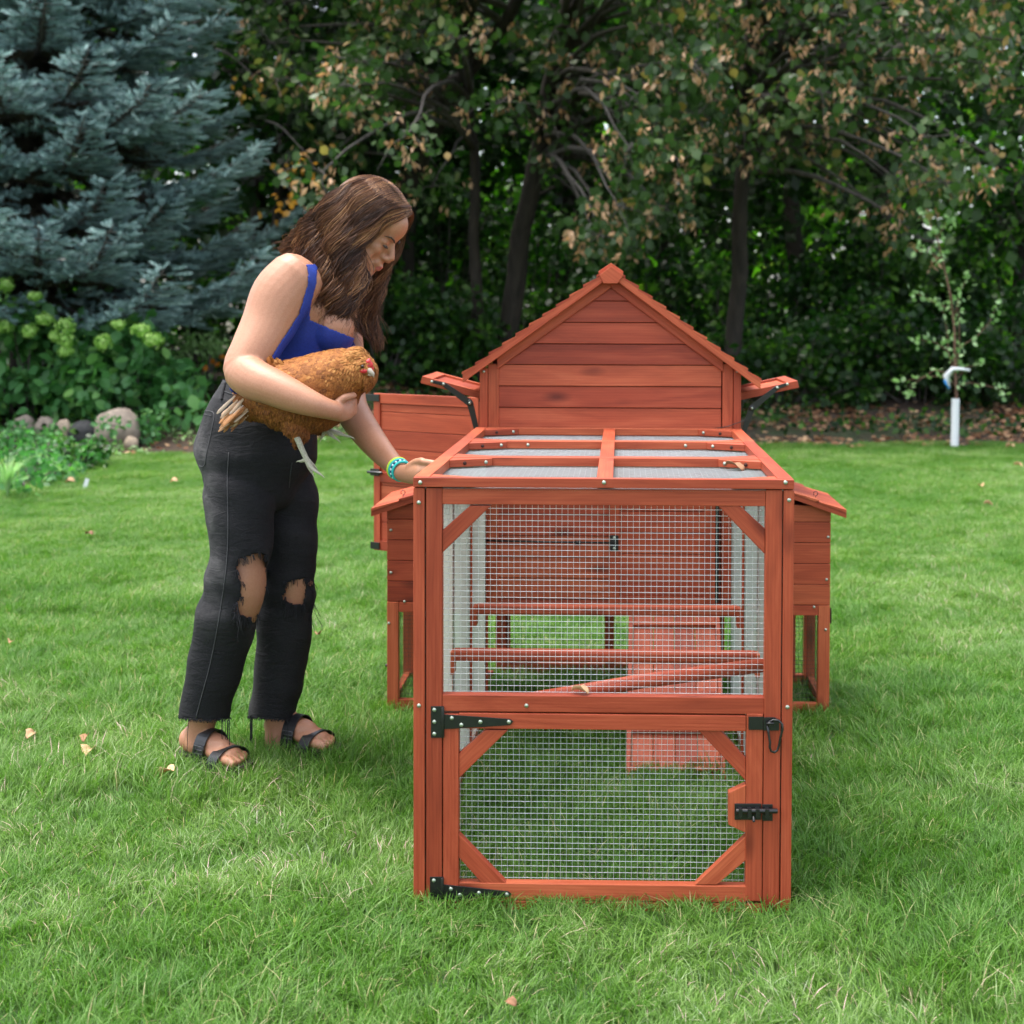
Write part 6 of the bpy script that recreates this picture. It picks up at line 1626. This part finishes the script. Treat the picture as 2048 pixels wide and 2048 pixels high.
ra = hm.attributes.new('rnd', 'FLOAT', 'POINT'); ra.data.foreach_set('value', [.35] * len(hm.vertices))
hco, hno = mesh_co(hm), mesh_no(hm)
hb_ = make_obj('body', hm, M['plume'], hen, True)
# overlapping contour feathers laid tail-ward over the body
def plumage(name, n, sel, flow, size, tone, lift=.35, width=.55, mat='plume', seed=1):
    rg = np.random.default_rng(seed); idx = rg.choice(np.where(sel)[0], n); p = hco[idx] + hno[idx] * .0006; nn = hno[idx]
    d = np.array([flow(q) for q in p]) + rg.normal(0, .16, (n, 3)); d -= nn * np.sum(d * nn, 1, keepdims=True); d /= np.linalg.norm(d, axis=1, keepdims=True)
    d = d + nn * rg.uniform(.03, lift, (n, 1)); d /= np.linalg.norm(d, axis=1, keepdims=True)
    x = np.cross(d, nn); x /= np.linalg.norm(x, axis=1, keepdims=True); z = np.cross(x, d)
    sz = rg.uniform(.75, 1.25, n) * size; F = np.stack([x * width * 2, d, z], 2) * sz[:, None, None]
    r = np.clip(np.array([tone(q) for q in p]) + rg.normal(0, .15, n), 0, 1)
    tv = [(0, 0, 0), (.24, .35, .03), (.27, .7, .02), (.12, .95, -.02), (-.12, .95, -.02), (-.27, .7, .02), (-.24, .35, .03), (0, .6, .07)]
    tf = [(0, 1, 7), (1, 2, 7), (2, 3, 7), (3, 4, 7), (4, 5, 7), (5, 6, 7), (6, 0, 7)]
    return cards(name, tv, tf, p, F, r, M[mat], hen, True)
hp = proj(hco); head = (hp[:, 0] > 688) & (hp[:, 1] < 762); leg_ = hp[:, 1] > 838
back = np.array([-.93, 0, -.22])
fl_body = lambda q: back + np.array([0, 0, -.15])
fl_neck = lambda q: np.array([-.8, 0, -.55]) if q[2] > float(P(700, 725, YH).z) else np.array([-.35, 0, -.95])
fl_leg = lambda q: np.array([-.25, 0, -1.0])
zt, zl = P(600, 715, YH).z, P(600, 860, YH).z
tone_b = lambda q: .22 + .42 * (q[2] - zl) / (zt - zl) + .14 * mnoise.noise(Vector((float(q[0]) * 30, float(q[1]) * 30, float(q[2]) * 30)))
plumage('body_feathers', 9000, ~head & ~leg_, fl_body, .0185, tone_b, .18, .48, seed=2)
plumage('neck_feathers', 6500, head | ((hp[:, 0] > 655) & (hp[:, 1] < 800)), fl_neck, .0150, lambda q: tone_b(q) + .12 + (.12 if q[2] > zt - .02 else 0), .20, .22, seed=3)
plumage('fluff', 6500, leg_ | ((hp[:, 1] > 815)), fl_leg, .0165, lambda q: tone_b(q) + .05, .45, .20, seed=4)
# wing coverts
wsel = (hp[:, 0] > 545) & (hp[:, 0] < 665) & (hp[:, 1] > 715) & (hp[:, 1] < 800) & (hco[:, 1] < YH - .02)
wo = plumage('wing', 900, wsel, fl_body, .026, lambda q: tone_b(q) + .02, .13, .36, seed=5)
# tail: long straw and white feathers
rg2 = np.random.default_rng(9); tb = P(500, 800, YH - .02); te = P(446, 852, YH - .05); pts, F, r_ = [], [], []
for i in range(280):
    o = rg2.normal(0, 1, 3) * np.array([.008, .012, .009]); p = np.array(tb.lerp(te, rg2.uniform(0, .42))) + o; d = np.array(te - tb) / (te - tb).length + rg2.normal(0, .07, 3); d /= np.linalg.norm(d)
    nn = np.array([.2, -1, .1]) + rg2.normal(0, .3, 3); nn -= d * (nn @ d); nn /= np.linalg.norm(nn); x = np.cross(d, nn); L = rg2.uniform(.035, .062)
    pts.append(p); F.append(np.stack([x * .27, d, nn], 1) * L); r_.append(rg2.random())
tv = [(-.10, 0, 0), (.10, 0, 0), (.25, .55, .03), (.24, .85, .02), (.10, 1, 0), (-.10, 1, 0), (-.24, .85, .02), (-.25, .55, .03), (0, .5, .07), (0, .9, .04)]
tf = [(0, 1, 8), (1, 2, 8), (2, 3, 9, 8), (3, 4, 9), (4, 5, 9), (5, 6, 9), (6, 7, 8, 9), (7, 0, 8)]
cards('tail', tv, tf, np.array(pts), np.array(F), np.array(r_), M['tailf'], hen, True)
# small tuft where the back meets the tail
pts, F, r_ = [], [], []
for i in range(60):
    p = np.array(P(545 + rg2.uniform(-14, 22), 727 + rg2.uniform(-6, 6), YH - .03 + rg2.normal(0, .012))); d = np.array([-.5 + rg2.normal(0, .25), rg2.normal(0, .2), .75]); d /= np.linalg.norm(d)
    nn = np.array([0, -1., 0]) + rg2.normal(0, .3, 3); nn -= d * (nn @ d); nn /= np.linalg.norm(nn); pts.append(p - d * .008); F.append(np.stack([np.cross(d, nn), d, nn], 1) * rg2.uniform(.012, .022)); r_.append(rg2.uniform(.5, 1))
cards('saddle_tuft', tv, tf, np.array(pts), np.array(F), np.array(r_), M['plume'], hen, True)
# head
mb = MB(); a = P(740, 741, YH - .047)
mb.tube([P(731, 738, YH - .052), P(740, 742, YH - .055), P(746, 748, YH - .057), P(748, 755, YH - .057)], [.0085, .0072, .0045, .0008], 10); mb.tube([P(731, 745, YH - .05), P(738, 749, YH - .053), P(743, 752, YH - .054)], [.006, .004, .001], 8); mb.build('beak', M['beak'], hen)
mb = MB()
for i, (x, y, r) in enumerate(((736, 725, .0075), (740, 730, .0085), (742, 737, .0080), (735, 733, .0085), (738, 721, .0055), (731, 728, .0055))): mb.ell(P(x, y, YH - .052 + .003 * (i % 3)), (r, r * .8, r), 10, 8, None, None, .25)
me_ = remesh(mb, .0018, 1); make_obj('comb', me_, M['comb'], hen, True)
MB().ell(P(727, 742, YH - .060), (.010, .006, .006), 12, 8).build('face_skin', M['comb'], hen)
MB().ell(P(725, 733, YH - .0655), (.0042, .003, .0042), 12, 8).build('eye', M['eye_b'], hen)
def hen_leg(k, toes):
    mb = MB(); mb.tube(k, [.0085, .0072, .0068, .0080][:len(k)], 10)
    for t in toes: mb.tube([Vector(v) for v in catmull([tuple(q) for q in t], 3)], [.0062 - .0038 * i / (3 * (len(t) - 1)) for i in range(3 * (len(t) - 1) + 1)], 8)
    for t in toes:
        d = (t[-1] - t[-2]).normalized(); mb.tube([t[-1] - d * .002, t[-1] + d * .006 + Vector((0, 0, -.001)), t[-1] + d * .012 + Vector((0, 0, -.004))], [.0026, .0019, .0005], 6)
    m_ = remesh(mb, .0018, 1); return make_obj('leg', m_, M['shank'], hen, True)
yl = YH - .06
hen_leg([P(594, 874, yl), P(603, 897, yl), P(612, 916, yl), P(616, 924, yl)],
        [[P(616, 924, yl), P(624, 936, yl - .01), P(634, 944, yl - .018), P(643, 950, yl - .02)], [P(614, 922, yl), P(618, 934, yl), P(622, 942, yl), P(625, 947, yl)],
         [P(617, 922, yl), P(626, 930, yl + .015), P(632, 936, yl + .022)], [P(612, 918, yl), P(604, 922, yl + .01), P(598, 922, yl + .015)]])
yl = YH + .02
hen_leg([P(634, 846, yl), P(644, 854, yl), P(654, 860, yl)],
        [[P(654, 860, yl), P(672, 866, yl - .012), P(690, 871, yl - .02), P(702, 874, yl - .024)], [P(652, 862, yl), P(664, 872, yl - .015), P(676, 880, yl - .02)],
         [P(650, 862, yl), P(646, 870, yl), P(643, 876, yl)], [P(656, 860, yl), P(668, 862, yl + .012), P(680, 864, yl + .02)]])
